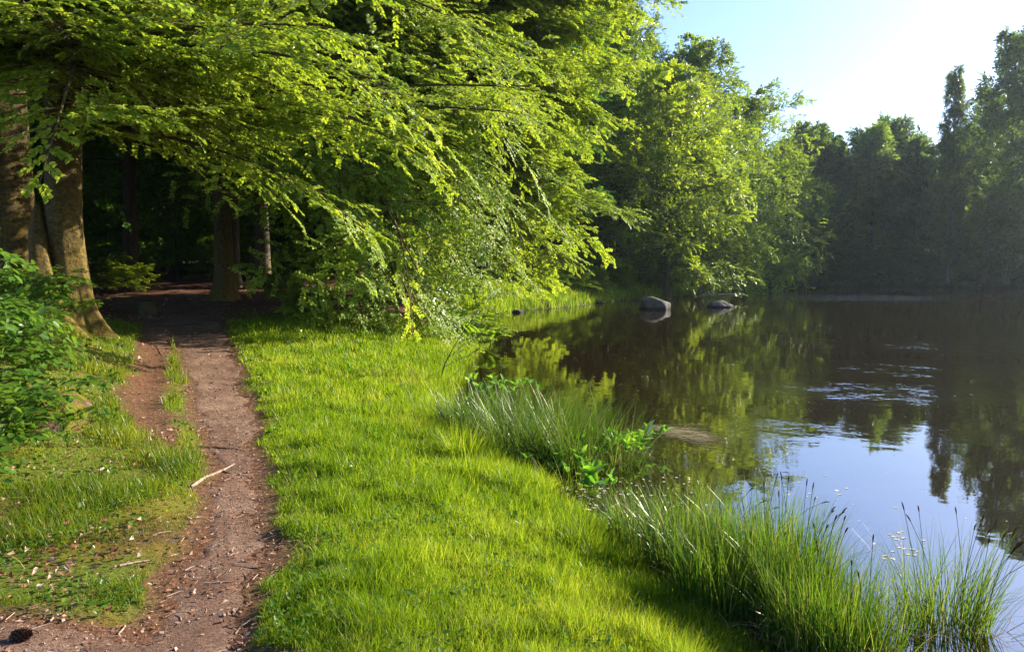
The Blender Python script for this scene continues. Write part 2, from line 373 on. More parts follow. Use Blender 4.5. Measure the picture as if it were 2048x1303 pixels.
v = coord(t, "Object", (1, 1, 1)); n1 = noise(t, 30, 5, .6, v); prin(t, out, ramp(t, [(.3, (.12, .075, .05)), (.7, (.42, .31, .23))], n1), .85, bump(t, n1, .5, .005))

# ------------------------------------------------------------------ ground, path, water
def grid_sheet(name, mat, X, Y, Z, vattr=None, smooth=True):
    ny, nx = X.shape; idx = np.arange(nx * ny).reshape(ny, nx)
    q = np.stack([idx[:-1, :-1], idx[:-1, 1:], idx[1:, 1:], idx[1:, :-1]], -1).reshape(-1, 4)
    mb = MB(); mb.add(np.stack([X, Y, Z], -1).reshape(-1, 3), q)
    return mb.build(name, mat, smooth=smooth, vattr=vattr)
def litter_f(x, y):
    e = path_e(x, y)
    wood = sstep(17, 24, y + (fbm(x, y, 3, 41) - .5) * 6 - np.clip((x + 8) * .45, -3, 8))
    left = sstep(.25, .1, e) * .9
    bank = sstep(7, 3.5, land_d(x, y)) * sstep(30, 38, y) * 1.0
    return np.clip(np.maximum(wood - bank, left), 0, 1)
xs = -2 + 4 * np.sinh(np.linspace(-4.6, 4.9, 430)); ys = 6 + 4 * np.sinh(np.linspace(-2.3, 4.8, 330))
X, Y = np.meshgrid(xs, ys); Z = ground_z(X, Y)
left_side = sstep(.0, .5, path_x(Y) - X) * sstep(14, 11, Y)
g = grid_sheet("ground", M['ground'], X, Y, Z, {"litter": litter_f(X, Y), "moss": left_side * sstep(.35, .6, fbm(X, Y, .8, 77)),
      "wet": sstep(.10, -.1, land_d(X, Y))})
tag(g, kind='structure')
sv = np.concatenate([np.arange(1.6, 8, .035), np.arange(8, 14, .07), np.arange(14, 30, .15)])
sw = np.linspace(-1, 1, 110)
Yp = np.repeat(sv[:, None], len(sw), 1); wide = np.interp(sv, [0, 4.2, 5, 8, 14, 20, 30], [2.1, 1.9, .6, .62, .8, 1.5, 3.2])
offs = np.interp(sv, [0, 4.0, 5.2], [-.75, -.6, 0])
Xp = path_x(sv)[:, None] + offs[:, None] + sw[None] * wide[:, None]
Ep = path_e(Xp, Yp)
Zp = ground_z(Xp, Yp) + .012 - .05 * sstep(-.05, .2, Ep) - .08 * sstep(.2, .5, Ep) + (fbm(Xp, Yp, .10, 61) - .5) * .022 + (fbm(Xp, Yp, .45, 62) - .5) * .035
pth = grid_sheet("path", M['path'], Xp, Yp, Zp); tag(pth, kind='structure')
mb = MB(); mb.add([(-60, -12, 0), (260, -12, 0), (260, 150, 0), (-60, 150, 0)], [(0, 1, 2, 3)])
wt = mb.build("water", M['water']); tag(wt, kind='structure')
# low bar of sand beyond the point
gx, gy = np.meshgrid(np.linspace(-1, 1, 40), np.linspace(-1, 1, 14))
rr = np.sqrt(gx ** 2 + gy ** 2); zz = .05 * (1 - rr ** 2) + (fbm(gx * 9, gy * 3, 1, 8) - .5) * .03
sb = grid_sheet("sand_bar", M['sand'], 19.6 + 3.0 * gx, 75.4 + 2.0 * gy + 1.2 * gx, np.maximum(zz + .03, -.2)); tag(sb, kind='structure')

# ------------------------------------------------------------------ tree growing
def curve(B, tt):
    """B: dict of arrays S,D,L,K,C ; tt (N,M)"""
    S, D, L, K, C = B['S'], B['D'], B['L'], B['K'], B['C']
    t1 = tt[..., None]; t2 = t1 ** 2
    g = np.array([0, 0, -1.])
    P = S[:, None] + L[:, None, None] * (D[:, None] * t1 + (g[None, None] * K[:, None, None] + C[:, None]) * t2)
    T = nrm(D[:, None] + 2 * (g[None, None] * K[:, None, None] + C[:, None]) * t1)
    return P, T
def children(B, rng, n, t0, ang, ratio, shape, planar, droop, curl, alt=True, jit=.15):
    N = len(B['L']); tt = t0 + (1 - t0) * (np.arange(n)[None] + rng.random((N, n)) * .8) / n
    P, T = curve(B, tt)
    Nn = np.repeat(B['N'][:, None], n, 1)
    side = nrm(np.cross(T, Nn)); up = np.cross(side, T)
    sg = np.where((np.arange(n)[None] + rng.integers(0, 2, (N, 1))) % 2 == 0, 1., -1.)
    roll = (rng.random((N, n)) - .5) * 2 * (1 - planar) * np.pi + (rng.random((N, n)) - .5) * jit * 2
    sd = side * (sg * np.cos(roll))[..., None] + up * np.sin(roll)[..., None]
    a = np.radians(ang[0] + (ang[1] - ang[0]) * rng.random((N, n)))
    D = nrm(T * np.cos(a)[..., None] + sd * np.sin(a)[..., None])
    L = B['L'][:, None] * ratio * (1 - shape * tt) * (.6 + .7 * rng.random((N, n)))
    Nc = nrm(up + (rng.random((N, n, 3)) - .5) * jit * 2)
    f = lambda z: z.reshape(-1, *z.shape[2:])
    m = N * n
    return dict(S=f(P), D=f(D), L=f(L), K=np.full(m, 1.) * droop * (.4 + 1.2 * rng.random(m)), C=(rng.random((m, 3)) - .5) * curl, N=f(Nc),
                R=f(np.repeat(B['R'][:, None], n, 1) * (1 - .75 * tt) * .42))
def seg(B, mb, K, S, tip=.25, mi=0):
    N = len(B['L'])
    if N == 0: return
    tt = np.repeat(np.linspace(0, 1, K)[None], N, 0); P, T = curve(B, tt)
    tubes(mb, P, np.maximum(B['R'][:, None] * (1 - (1 - tip) * tt), .0012), S, mi=mi)
def leaf_on(B, mb, rng, n, size, aspect, fine, jit, t0=.12, hang=.0, ang=52, sj=.35):
    N = len(B['L']); tt = t0 + (1 - t0) * (np.arange(n)[None] + rng.random((N, n)) * .7) / n
    P, T = curve(B, tt); Nn = np.repeat(B['N'][:, None], n, 1)
    side = nrm(np.cross(T, Nn)); sg = np.where(np.arange(n)[None] % 2 == 0, 1., -1.)
    a = np.radians(ang + (rng.random((N, n)) - .5) * 40)
    D = T * np.cos(a)[..., None] + side * (sg * np.sin(a))[..., None] + (rng.random((N, n, 3)) - .5) * jit; D[..., 2] -= hang * rng.random((N, n))
    Nl = nrm(Nn + (rng.random((N, n, 3)) - .5) * jit * 2.2)
    L = size * (1 - sj / 2 + sj * rng.random((N, n)))
    base = rng.random((N, 1)) * .5   # whole sprays are a little paler or deeper
    f = lambda z: z.reshape(-1, *z.shape[2:])
    leaves(mb, f(P), f(D), f(Nl), f(L), f(L) * aspect / 2, f(base + rng.random((N, n)) * .5), fine)
def trunk_mesh(mb, rng, base, pts, rad, S=20, flare=.0, roots=(), lump=.05, mi=0):
    P = np.array(pts, float); n = len(P); K = max(n * 5, 14)
    s = np.linspace(0, n - 1, K); i = np.arange(n)
    C = np.stack([np.interp(s, i, P[:, k]) for k in range(3)], -1)
    for k in range(2):  # smooth the bends
        C[1:-1] = (C[:-2] + 2 * C[1:-1] + C[2:]) / 4
    Rr = np.interp(s, i, rad); h = C[:, 2] - C[0, 2]
    a = np.arange(S) * 2 * np.pi / S
    ph = rng.random(4) * 6.28
    rr = Rr[:, None] * (1 + lump * (np.sin(2 * a[None] + ph[0] + h[:, None] * .25) + .6 * np.sin(3 * a[None] + ph[1] - h[:, None] * .4) + .35 * np.sin(5 * a[None] + ph[2] + h[:, None] * .8)))
    fl = np.exp(-np.maximum(h, 0) / .38)
    lobes = np.zeros(S)
    for az, wd, am in roots: 
        dd = (a - az + np.pi) % (2 * np.pi) - np.pi; lobes += am * np.exp(-(dd / wd) ** 2)
    rr += fl[:, None] * Rr[0] * (flare + lobes[None]) + np.exp(-np.maximum(h, 0) / 1.3)[:, None] * Rr[0] * lobes[None] * .22
    v = C[:, None] + np.stack([rr * np.cos(a), rr * np.sin(a), np.zeros_like(rr)], -1)
    v = v.reshape(-1, 3); idx = np.arange(K * S).reshape(K, S)
    q = np.stack([idx[:-1], np.roll(idx[:-1], -1, 1), np.roll(idx[1:], -1, 1), idx[1:]], -1).reshape(-1, 4)
    mb.add(v, q, None, mi)
    return lambda z: np.stack([np.interp(z, C[:, 2], C[:, k]) for k in range(2)] + [z], -1), lambda z: np.interp(z, C[:, 2], Rr)
def make_tree(name, loc, label, cat, group, seed, trunk, trad, limbs, leafmat_, barkmat, leaf=.075, aspect=.62, fine=True,
              sec=(18, .36, .55), ter=(9, .33, .4), nleaf=13, planar=1.0, droop2=.10, droop3=.12, jit=.3, roots=(), flare=.35,
              twigs=True, S=20, hang=.1, t0=.12, lseg=7, ang2=(38, 62), extra=None):
    """trunk: polyline in local metres; limbs: arrays h, az(deg, 0 = +X), el(deg), L, K, r"""
    rng = np.random.default_rng(seed)
    root = empty(name, loc, label, cat, group)
    wood = MB(); ax, rad = trunk_mesh(wood, rng, None, trunk, trad, S, flare, roots)
    if extra:
        e = np.array(extra[0])[::-1]; trunk_mesh(wood, rng, None, e, extra[1][::-1], S, .5, ((-.4, .3, 1.0), (-1.6, .3, .8)))
    h = np.array([l[0] for l in limbs]); az = np.radians([l[1] for l in limbs]); el = np.radians([l[2] for l in limbs])
    L = np.array([l[3] for l in limbs], float); K = np.array([l[4] for l in limbs], float)
    K = np.minimum(K, np.sin(el) + (h + .45) / L)
    D = np.stack([np.cos(el) * np.cos(az), np.cos(el) * np.sin(az), np.sin(el)], -1)
    side = nrm(np.cross(D, np.array([0, 0, 1.]))); N = np.cross(side, D)
    N = nrm(N + (rng.random((len(h), 3)) - .5) * .3)
    B1 = dict(S=ax(h), D=D, L=L, K=K, C=(rng.random((len(h), 3)) - .5) * .34, N=N, R=np.minimum(.0052 * L + .008, rad(h) * .5))
    seg(B1, wood, lseg, 7)
    B2 = children(B1, rng, sec[0], t0, ang2, sec[1], sec[2], planar, droop2, .42, jit=.3)
    # limb ends carry on as a leading shoot
    lead = {k: (curve(B1, np.full((len(h), 1), .9))[0][:, 0] if k == 'S' else curve(B1, np.full((len(h), 1), .95))[1][:, 0] if k == 'D' else
                B1[k] * .16 if k == 'L' else B1['R'] * .3 if k == 'R' else B1[k]) for k in B1}
    B2 = {k: np.concatenate([B2[k], lead[k]]) for k in B2}
    seg(B2, wood, 4, 4 if fine else 3)
    B3 = children(B2, rng, ter[0], .08, (32, 62), ter[1], ter[2], planar, droop3, .3)
    B3['L'] = np.maximum(B3['L'], leaf * 3); 
    if twigs: seg(B3, wood, 3, 3)
    wood.build("trunk", barkmat, root, smooth=True)
    lf = MB(); leaf_on(B3, lf, rng, nleaf, leaf, aspect, fine, jit, hang=hang)
    leaf_on(B2, lf, rng, max(4, nleaf // 2), leaf, aspect, fine, jit, t0=.4, hang=hang)
    lf.build("crown", leafmat_, root)
    return root
def radial_limbs(rng, n, h0, h1, Lmax, prof, el0=20, el1=55, K0=.25, K1=.05, az=None, jl=.3):
    out = []
    for k in range(n):
        f = (k + rng.random()) / n; h = h0 + (h1 - h0) * f
        a = (k * 137.5 + rng.random() * 40) % 360 if az is None else az[0] + (az[1] - az[0]) * ((k * .618 + rng.random() * .1) % 1)
        L = Lmax * prof(f) * (1 - jl / 2 + jl * rng.random())
        out.append((h, a, el0 + (el1 - el0) * f + (rng.random() - .5) * 14, max(L, .8), K0 + (K1 - K0) * f))
    return out
def dome(f): return math.sqrt(max(0.02, 1 - (f * .95) ** 2.2)) * (.75 + .25 * min(1, f * 4))
def gz(x, y): return float(ground_z(x, y))

NEAR = dict(barkmat=M['beech_bark'], leafmat_=M['beech_leaf'], ang2=(42, 82))
# --- two old beeches side by side at the path
r_ = np.random.default_rng(11)
x0, y0 = -9.75, 15.2
lb = []
for k in range(24):
    f = (k / 24) ** 1.5; lb.append((5.0 + 6.5 * f, -95 + 60 * ((k * .618) % 1), 4 + 12 * f + 8 * r_.random(), 4.5 + 3.0 * r_.random(), .14 + .12 * r_.random()))
for k in range(8): lb.append((7 + 5 * r_.random(), 60 + 220 * r_.random(), 20, 4 + 2 * r_.random(), .15))
make_tree("beech_tree", (x0, y0, gz(x0, y0) - .15), "broad dark-trunked old beech in the shade, beside the moss-footed beech at the path", "tree", None, 21,
          [(0, 0, 0), (.05, 0, 1.5), (-.02, 0, 4), (-.1, 0, 8), (.2, .3, 13), (.1, .2, 19)], [.62, .50, .46, .43, .33, .12], lb, leaf=.074, sec=(24, .34, .5), ter=(11, .33, .4), nleaf=17, jit=.5, roots=((-.6, .35, .5), (1.2, .5, .3), (3.6, .5, .4)), S=28, **NEAR)
x0, y0 = -8.42, 14.9
lb = []
for k in range(13): lb.append((3.8 + 1.7 * r_.random(), -60 + 80 * ((k * .618) % 1), 0 + 16 * r_.random(), 4.2 + 4.2 * r_.random(), .08 + .16 * r_.random()))
for k in range(30):
    f = (k / 30) ** 1.5; lb.append((4.2 + 6.5 * f, -95 + 84 * ((k * .618) % 1), -2 + 12 * f + 26 * r_.random(), 3.8 + 4.6 * r_.random(), .08 + .24 * r_.random()))
for k in range(8): lb.append((6 + 6 * r_.random(), 60 + 200 * r_.random(), 20, 4 + 2 * r_.random(), .15))
make_tree("beech_tree", (x0, y0, gz(x0, y0) - .15), "tall grey beech with a mossy flared root running down to the path", "tree", None, 22,
          [(.25, 0, 0), (.08, 0, .7), (-.05, 0, 2), (.02, 0, 4.2), (.16, 0, 6.5), (.2, .2, 11), (.4, .2, 18)], [.36, .335, .325, .33, .33, .27, .1], lb, leaf=.074, sec=(24, .34, .5), ter=(11, .33, .4), nleaf=17, jit=.5,
          roots=((-.35, .18, 1.15), (-1.3, .35, 1.0), (2.6, .5, .5)), flare=.3, extra=([(-.42, -.16, 2.5), (-.36, -.32, 1.9), (-.20, -.50, 1.1), (.02, -.62, .4), (.10, -.64, 0)], [.05, .16, .20, .25, .34]), S=28, **NEAR)
# --- beech standing in the path's bend, its low limbs sweeping down over the grass
x0, y0 = -9.85, 27.0
lb = []
for k in range(34):
    f = k / 34; a = -66 + 74 * ((k * .618) % 1)
    low = f < .45; a = -50 + 38 * ((k * .618) % 1) if low else a; lb.append((6.2 + 7.5 * f, a, 4 + 14 * f + 8 * r_.random(), min((10.5 if low else 9.0) + 4.2 * r_.random(), (8.6 + 1.2 * f) / math.cos(R(a))), .50 - .24 * f + .09 * r_.random()))
for k in range(20):
    a = -47 + 33 * ((k * .618) % 1); L_ = min(13.2, (7.0 + 2.4 * r_.random()) / math.cos(R(a)))
    lb.append((6.0 + 1.6 * r_.random(), a, 6 + 10 * r_.random(), L_, 7.2 / L_ + .02))
for k in range(14): lb.append((6.2 + 4 * r_.random(), -150 + 88 * ((k * .618) % 1), 6 + 10 * r_.random(), 5.0 + 3.0 * r_.random(), .14 + .1 * r_.random()))
for k in range(12): 
    f = k / 12; lb.append((10 + 10 * f, (k * 137.5) % 360, 15 + 30 * f, 7.5 - 4 * f, .18))
make_tree("beech_tree", (x0, y0, gz(x0, y0) - .12), "straight beech in the bend of the path with limbs sweeping down to the grass", "tree", None, 23,
          [(0, 0, 0), (0, 0, 1.5), (-.08, 0, 4), (.05, 0, 8), (.15, 0, 14), (.3, .2, 22)], [.35, .30, .29, .27, .22, .06], lb,
          roots=((3.3, .35, .9), (.1, .3, .6), (4.9, .35, .6)), flare=.35, S=24, leaf=.088, sec=(36, .29, .45), ter=(13, .34, .4), nleaf=16, droop2=.18, jit=.45, t0=.22, **NEAR)
# --- the big bright beech over the water
x0, y0 = -4.4, 30.5
lb = []
for k in range(62):
    f = k / 62; a = -72 + 132 * ((k * .618) % 1)
    up_ = 2.6 if a < -22 and f < .5 else 0; reach = np.interp(f, [0, .2, .35, .5, .8, 1], [7.2, 7.8, 7.2, 8.2, 10.2, 9.5])
    lb.append((3.8 + 9.5 * f + up_, a, 6 + 14 * f + 8 * r_.random(), reach * (.72 + .33 * r_.random()), .42 - .22 * f - .06 * up_ + .08 * r_.random()))
for k in range(24):
    f = k / 24; lb.append((9 + 14 * f, (k * 137.5) % 360, 15 + 35 * f, 9.5 - 6.5 * f, .18 - .1 * f))
make_tree("beech_tree", (x0, y0, gz(x0, y0) - .12), "great bright green beech whose boughs hang over the edge of the pond", "tree", None, 24,
          [(0, 0, 0), (0, 0, 1.5), (.1, 0, 4), (.3, 0, 8), (.2, 0, 14), (.5, .2, 24)], [.45, .38, .34, .30, .22, .06], lb, leaf=.105,
          sec=(34, .36, .45), ter=(12, .34, .4), nleaf=15, jit=.45, t0=.40, **NEAR)

# ------------------------------------------------------------------ wood behind: prototypes and copies
rngw = np.random.default_rng(5)
def wood_proto(seed, H, R0, h0, n, mat, leaf, nleaf, barkm, sec=(13, .38, .5), ter=(6, .36, .4), name="broadleaf_tree", label="", group=None, cat="tree", loc=(0, 0, 0), planar=.75, prof=dome, el0=8, el1=60, tw=False, tr=.3, droop=.1, aspect=.7):
    rg = np.random.default_rng(seed)
    lb = radial_limbs(rg, n, h0, H * .97, R0, prof, el0, el1, .22, .02)
    return make_tree(name, loc, label, cat, group, seed, [(0, 0, 0), (.1 * rg.random(), 0, H * .2), (.3 * rg.random(), .2, H * .5), (.2, .3 * rg.random(), H)], [tr, tr * .8, tr * .6, .04], lb, mat, barkm,
                     leaf=leaf, aspect=aspect, fine=False, sec=sec, ter=ter, nleaf=nleaf, planar=planar, twigs=tw, S=12, jit=.55, lseg=5, droop2=droop, droop3=droop)
G1 = "tall trees of the dark wood behind the path"
L1 = "tall shaded tree of the dark wood behind the path"
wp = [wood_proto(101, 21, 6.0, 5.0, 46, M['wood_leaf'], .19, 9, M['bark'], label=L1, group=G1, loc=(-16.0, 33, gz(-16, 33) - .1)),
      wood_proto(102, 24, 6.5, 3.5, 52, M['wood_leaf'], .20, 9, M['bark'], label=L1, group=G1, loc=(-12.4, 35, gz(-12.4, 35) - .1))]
spots = [(-20.5, 30), (-25, 36), (-19.5, 40), (-14.5, 45), (-9.0, 43), (-10.6, 33.5), (-7.2, 36.5), (-3.6, 41.5), (.2, 50), (-5, 52), (-11, 55), (-18, 54), (-26, 50), (-32, 42), (-30, 60), (-22, 66), (-12, 68), (-3, 64), (4.0, 62), (-17.5, 24.5), (-22, 20), (-27, 26), (-38, 55), (2.5, 72), (8.5, 76), (-36, 75), (-24, 85), (-8, 84), (-14.5, 20.5)]
for i, (a, b) in enumerate(spots):
    s = .85 + .3 * rngw.random()
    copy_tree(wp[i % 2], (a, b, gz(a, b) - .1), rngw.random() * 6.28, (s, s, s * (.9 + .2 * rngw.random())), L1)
for k in range(60):
    b = 76 + 55 * rngw.random(); a = -.66 * b + (.66 * b + 20) * rngw.random()
    if land_d(a, b) < 3: continue
    s = .95 + .3 * rngw.random(); copy_tree(wp[k % 2], (a, b, gz(a, b) - .3), rngw.random() * 6.28, (s * 1.15, s * 1.15, s * .95), L1)
# low young growth closing the wood
G2 = "young beeches of the understorey in the dark wood"; L2 = "young beech of the understorey in the dark wood"
def shrub_proto(seed, loc, label, group, mat, H=3.2, R0=1.7, n=15, leaf=.09, name="young_beech", nleaf=9, fine=False, cat="shrub"):
    rg = np.random.default_rng(seed)
    lb = radial_limbs(rg, n, .35, H * .95, R0, lambda f: 1 - .65 * f, 12, 50, .14, .05)
    return make_tree(name, loc, label, cat, group, seed, [(0, 0, 0), (.08, 0, H * .4), (.0, .1, H)], [.03, .02, .006], lb, mat, M['twig'], leaf=leaf, fine=fine, aspect=.62,
                     sec=(9, .42, .4), ter=(5, .42, .4), nleaf=nleaf, twigs=fine, S=6, flare=.1, jit=.35, lseg=4)
for k in range(0): pass
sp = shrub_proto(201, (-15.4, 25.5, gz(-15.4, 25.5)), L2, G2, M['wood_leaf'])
for k in range(150):
    b = 28 + 75 * rngw.random() ** .9; a = -.62 * b + (.62 * b + 3) * rngw.random()
    if k < 22: b = 48 + 5 * rngw.random(); a = -29 + 30 * k / 22
    if land_d(a, b) < 2 or (path_e(a, b) < -.5 and b < 35) or (a > -17 and b < 45): continue
    s = (.9 + .9 * rngw.random()) * max(1, b / 45); copy_tree(sp, (a, b, gz(a, b) - .05), rngw.random() * 6.28, (s, s, s), L2)

for k in range(44):
    b = 56 + 16 * rngw.random(); a = -50 + 50 * (k + rngw.random()) / 44; s = 1.7 + .9 * rngw.random()
    if land_d(a, b) > 2: copy_tree(sp, (a, b, gz(a, b) - .05), rngw.random() * 6.28, (s, s, s * .8), L2)
for k in range(16):
    a, b = [(-14.6, 26.5), (-17.5, 30), (-16.5, 35), (-14.8, 38.5), (-20, 33), (-18.5, 26), (-13.4, 41), (-21.5, 37), (-16, 43), (-12, 44), (-19, 45), (-23, 42), (-10, 46.5), (-16.2, 22.4), (-13.6, 19.6), (-22.5, 28)][k]
    s = .7 + .6 * rngw.random(); copy_tree(sp, (a, b, gz(a, b) - .05), rngw.random() * 6.28, (s, s, s * .9), L2)
for k in range(30):
    a, b = 2 + 28 * (k + rngw.random()) / 30, 97 + 12 * rngw.random(); s = 2.2 + 1.2 * rngw.random()
    if land_d(a, b) > 1.5: copy_tree(sp, (a, b, gz(a, b) - .1), rngw.random() * 6.28, (s, s, s * .8), L2)
# --- trees on the point
G3 = "trees standing on the point"
def pt(u, Y): return ((u - CX) / F_PX * Y, Y)
P = [("low leafy tree leaning out over the water at the tip of the point", 16.6, 70, 13.0, 6.6, 2.4, 56, 31, 'oak'),
     ("tall tree at the back of the point, highest crown against the sky", 18.5, 80, 24.0, 7.2, 4, 60, 32, 'oak'),
     ("rounded tree in front of the point's taller crowns, over the grassy bank", 12.6, 64, 16.5, 7.0, 2.4, 60, 33, 'beech'),
     ("tall tree of the point beside the great beech's outer boughs", 10.0, 74, 23.5, 6.6, 4, 54, 34, 'oak'),
     ("wide round-headed tree of the point reaching out furthest over the pond", 26.0, 88, 20.0, 9.0, 2.0, 66, 35, 'oak')]
for lab, a, b, H, R0, h0, n, sd, kind in P:
    wood_proto(sd, H, R0, h0, n, M['oak_leaf'] if kind == 'oak' else M['beech_leaf'], .20, 12, M['bark'], sec=(11, .46, .25), ter=(8, .40, .35), loc=(a, b, max(gz(a, b), .2) - .1), label=lab, group=G3,
               name="oak_tree" if kind == 'oak' else "beech_tree", planar=.3 if kind == 'oak' else .6, el0=-2, tr=.28, droop=.14, prof=lambda f: math.sqrt(max(.02, 1 - f ** 2.6)) * (.7 + .3 * min(1, f * 3)))
sh2 = shrub_proto(202, (8.3, 60.5, gz(8.3, 60.5)), "low leafy bush on the grassy bank of the point", "low bushes on the bank of the point", M['oak_leaf'], H=1.8, R0=1.3, leaf=.12, name="bush")
for k, (a, b) in enumerate([(4.2, 54), (6.0, 57), (10.5, 64), (12.5, 67), (2.0, 51), (14.2, 70), (5, 60), (7.5, 66)]):
    s = .7 + .6 * rngw.random(); copy_tree(sh2, (a, b, gz(a, b) - .1), rngw.random() * 6.28, (s * 1.2, s * 1.2, s * .8), "low leafy bush on the grassy bank of the point")

# --- trees across the pond
G4 = "round-topped trees in the wall of wood across the pond"; L4 = "round-topped dark tree in the wall of wood across the pond"
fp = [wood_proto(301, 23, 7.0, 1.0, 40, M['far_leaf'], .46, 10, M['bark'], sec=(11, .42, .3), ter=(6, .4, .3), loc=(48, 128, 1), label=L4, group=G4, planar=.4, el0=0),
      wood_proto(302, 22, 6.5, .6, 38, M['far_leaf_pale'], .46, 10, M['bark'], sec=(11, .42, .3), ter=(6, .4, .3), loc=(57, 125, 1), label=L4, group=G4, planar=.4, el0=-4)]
k = 0
for row, (yo, hs) in enumerate([(4, .92), (10, 1.0), (18, 1.08)]):
    for a in np.arange(26 + row * 2, 92, 6.0 + row * 1.2):
        fy = float(far_y(a)); b = fy + yo + rngw.random() * 3; a2 = a + rngw.random() * 2
        if row == 0 and (abs(a2 - 48) < 3 or abs(a2 - 57) < 3): continue
        s = hs * (.88 + .22 * rngw.random()); u = 1024 + 1569 * a2 / b
        s *= .80 if u < 1700 else .90
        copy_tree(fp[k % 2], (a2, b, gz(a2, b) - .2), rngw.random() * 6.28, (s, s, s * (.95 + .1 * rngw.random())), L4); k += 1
shf = shrub_proto(203, (44, 119, .2), "low bush at the foot of the wood across the pond", "low bushes along the far bank", M['far_leaf'], H=4.5, R0=3.0, n=20, leaf=.30, name="bush")
for a in np.arange(24, 86, 2.2):
    b = next(q for q in np.arange(float(far_y(a)) - 4, 400, .25) if land_d(a, q) > -.1) + rngw.random() * .8; s = .7 + .7 * rngw.random(); copy_tree(shf, (a, b, gz(a, b) - .1), rngw.random() * 6.28, (s, s, s), "low bush at the foot of the wood across the pond")
# weeping birch, and the two tallest crowns
a, b = pt(1893, 104)
wood_proto(311, 28.0, 5.0, 1.5, 58, M['birch_leaf'], .24, 11, M['birch_bark'], sec=(9, .42, .4), ter=(5, .5, .4), loc=(a, b, .8), name="birch_tree",
           label="slim weeping birch spire rising above the trees across the pond", planar=.2, prof=lambda f: (1 - .80 * f) * (.6 + .4 * min(1, f * 3)), el0=30, el1=66, droop=.75, tr=.22, aspect=.5)
for (u, Y_, H, R0, sd, lab) in [(2010, 98, 29.5, 6.2, 312, "tallest dark tree across the pond, towering over the weeping birch"), (2075, 94, 31, 6.5, 313, "tall dark tree at the outer edge of the view across the pond"),
                                (1965, 108, 25, 5, 314, "dark tree squeezed between the weeping birch and the tallest crown")]:
    a, b = pt(u, Y_)
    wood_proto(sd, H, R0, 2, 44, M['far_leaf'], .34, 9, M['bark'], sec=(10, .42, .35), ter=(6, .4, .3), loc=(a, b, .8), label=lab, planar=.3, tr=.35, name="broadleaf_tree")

# ------------------------------------------------------------------ grass
rng = np.random.default_rng(7)
def grass_field(N, side, name, mat, label, hscale):
    y = 2.3 * np.exp(rng.random(N) * math.log(90 / 2.3)); x = (-.74 + 1.12 * rng.random(N)) * y * 1.02
    e = path_e(x, y); d = land_d(x, y); right = x > path_x(y)
    lit = litter_f(x, y)
    nz = fbm(x, y, .6, 51); nf = fbm(x, y, .16, 52)
    if side == 'right':
        dens = sstep(-.16, .10, e + (nf - .5) * .3) * right * sstep(-.25, .05, d) * (1 - sstep(.25, .7, lit + (nz - .5) * .5))
        dens *= sstep(.22, .42, fbm(x, y, .45, 57) + .25 * sstep(2.2, 1.0, d) + .1 * (y > 12))
        dens *= np.where(y > 36, sstep(7.0, 2.0, d), 1)
        h = .74 * (.05 + .12 * nz + .14 * sstep(.45, .8, fbm(x, y, .28, 53))) * (.6 + .8 * rng.random(N)) + .14 * sstep(1.0, .1, d) * sstep(5, 9, y)
        h *= .32 + .68 * sstep(.0, .8, e)
        h *= np.where(y > 34, 2.6, np.interp(y, [3, 8, 20], [.95, 1.15, 1.35]))
    else:
        dens = sstep(.0, .25, e + (nf - .5) * .3) * (~right) * sstep(np.interp(y, [3, 8], [.44, .36]), np.interp(y, [3, 8], [.60, .54]), nz + .16 * sstep(1.2, 3, e) * sstep(4, 8, y) + .04) * (1 - sstep(.3, .8, lit)) * sstep(20, 16, y) * (.35 + .65 * nf)
        h = (.035 + .095 * sstep(.45, .75, nz)) * (.7 + .6 * rng.random(N)) * np.interp(y, [3, 9, 16], [.85, 1.7, 1.9])
    keep = rng.random(N) < dens
    x, y, h = x[keep], y[keep], h[keep] * hscale
    z = ground_z(x, y) - .01
    wd = .0015 * np.maximum(1, y / 3.2) ** .95 * (.7 + .6 * rng.random(len(x)))
    mb = MB(); near = y < 9
    bend = .3 + 1.1 * rng.random(len(x)) ** 1.5
    ton = np.clip(.12 + .5 * rng.random(len(x)) ** 1.2 + (fbm(x, y, .8, 55) - .5) * 1.05 + (fbm(x, y, .18, 56) - .5) * .5, 0, 1) 
    ton = np.where(rng.random(len(x)) < .05, 1.0, ton)
    for sel, K in ((near, 3), (~near, 2)):
        if sel.sum(): blades(mb, rng, x[sel], y[sel], z[sel], h[sel], wd[sel], bend[sel], K=K, rnd=ton[sel], lean=.35)
    o = mb.build(name, mat); tag(o, label, "grass", kind='stuff'); print(name, len(x)); return o
grass_field(760000, 'right', "meadow_grass", M['grass'], "bright green grass on the bank between path and pond", 1.0)
grass_field(520000, 'left', "wood_edge_grass", M['grass_dull'], "patchy short grass and moss beside the path under the bushes", 1.0)

# clover, plantain and other low broad leaves that break up the turf
N = 60000; y = 2.4 * np.exp(rng.random(N) * math.log(22 / 2.4)); x = (-.74 + 1.0 * rng.random(N)) * y
k_ = (rng.random(N) < sstep(.50, .66, fbm(x, y, .35, 141)) * .55 + .03) & (path_e(x, y) > .02) & (land_d(x, y) > .05) & (litter_f(x, y) < .4)
x, y = x[k_], y[k_]; n = len(x); z = ground_z(x, y) + .01 + .07 * rng.random(n)
D = np.stack([rng.normal(size=n), rng.normal(size=n), .35 + .3 * rng.normal(size=n)], -1); Nn = np.stack([rng.normal(size=n) * .35, rng.normal(size=n) * .35, np.ones(n)], -1)
sz = (.012 + .022 * rng.random(n) ** 2) * np.maximum(1, y / 5) ** .7; mb = MB(); leaves(mb, np.stack([x, y, z], -1), D, Nn, sz * 1.5, sz * .45, rng.random(n), True, .2)
tag(mb.build("low_weeds", M['bush_leaf']), "low clover and broad-leaved weeds scattered through the turf", "weeds", kind='stuff')
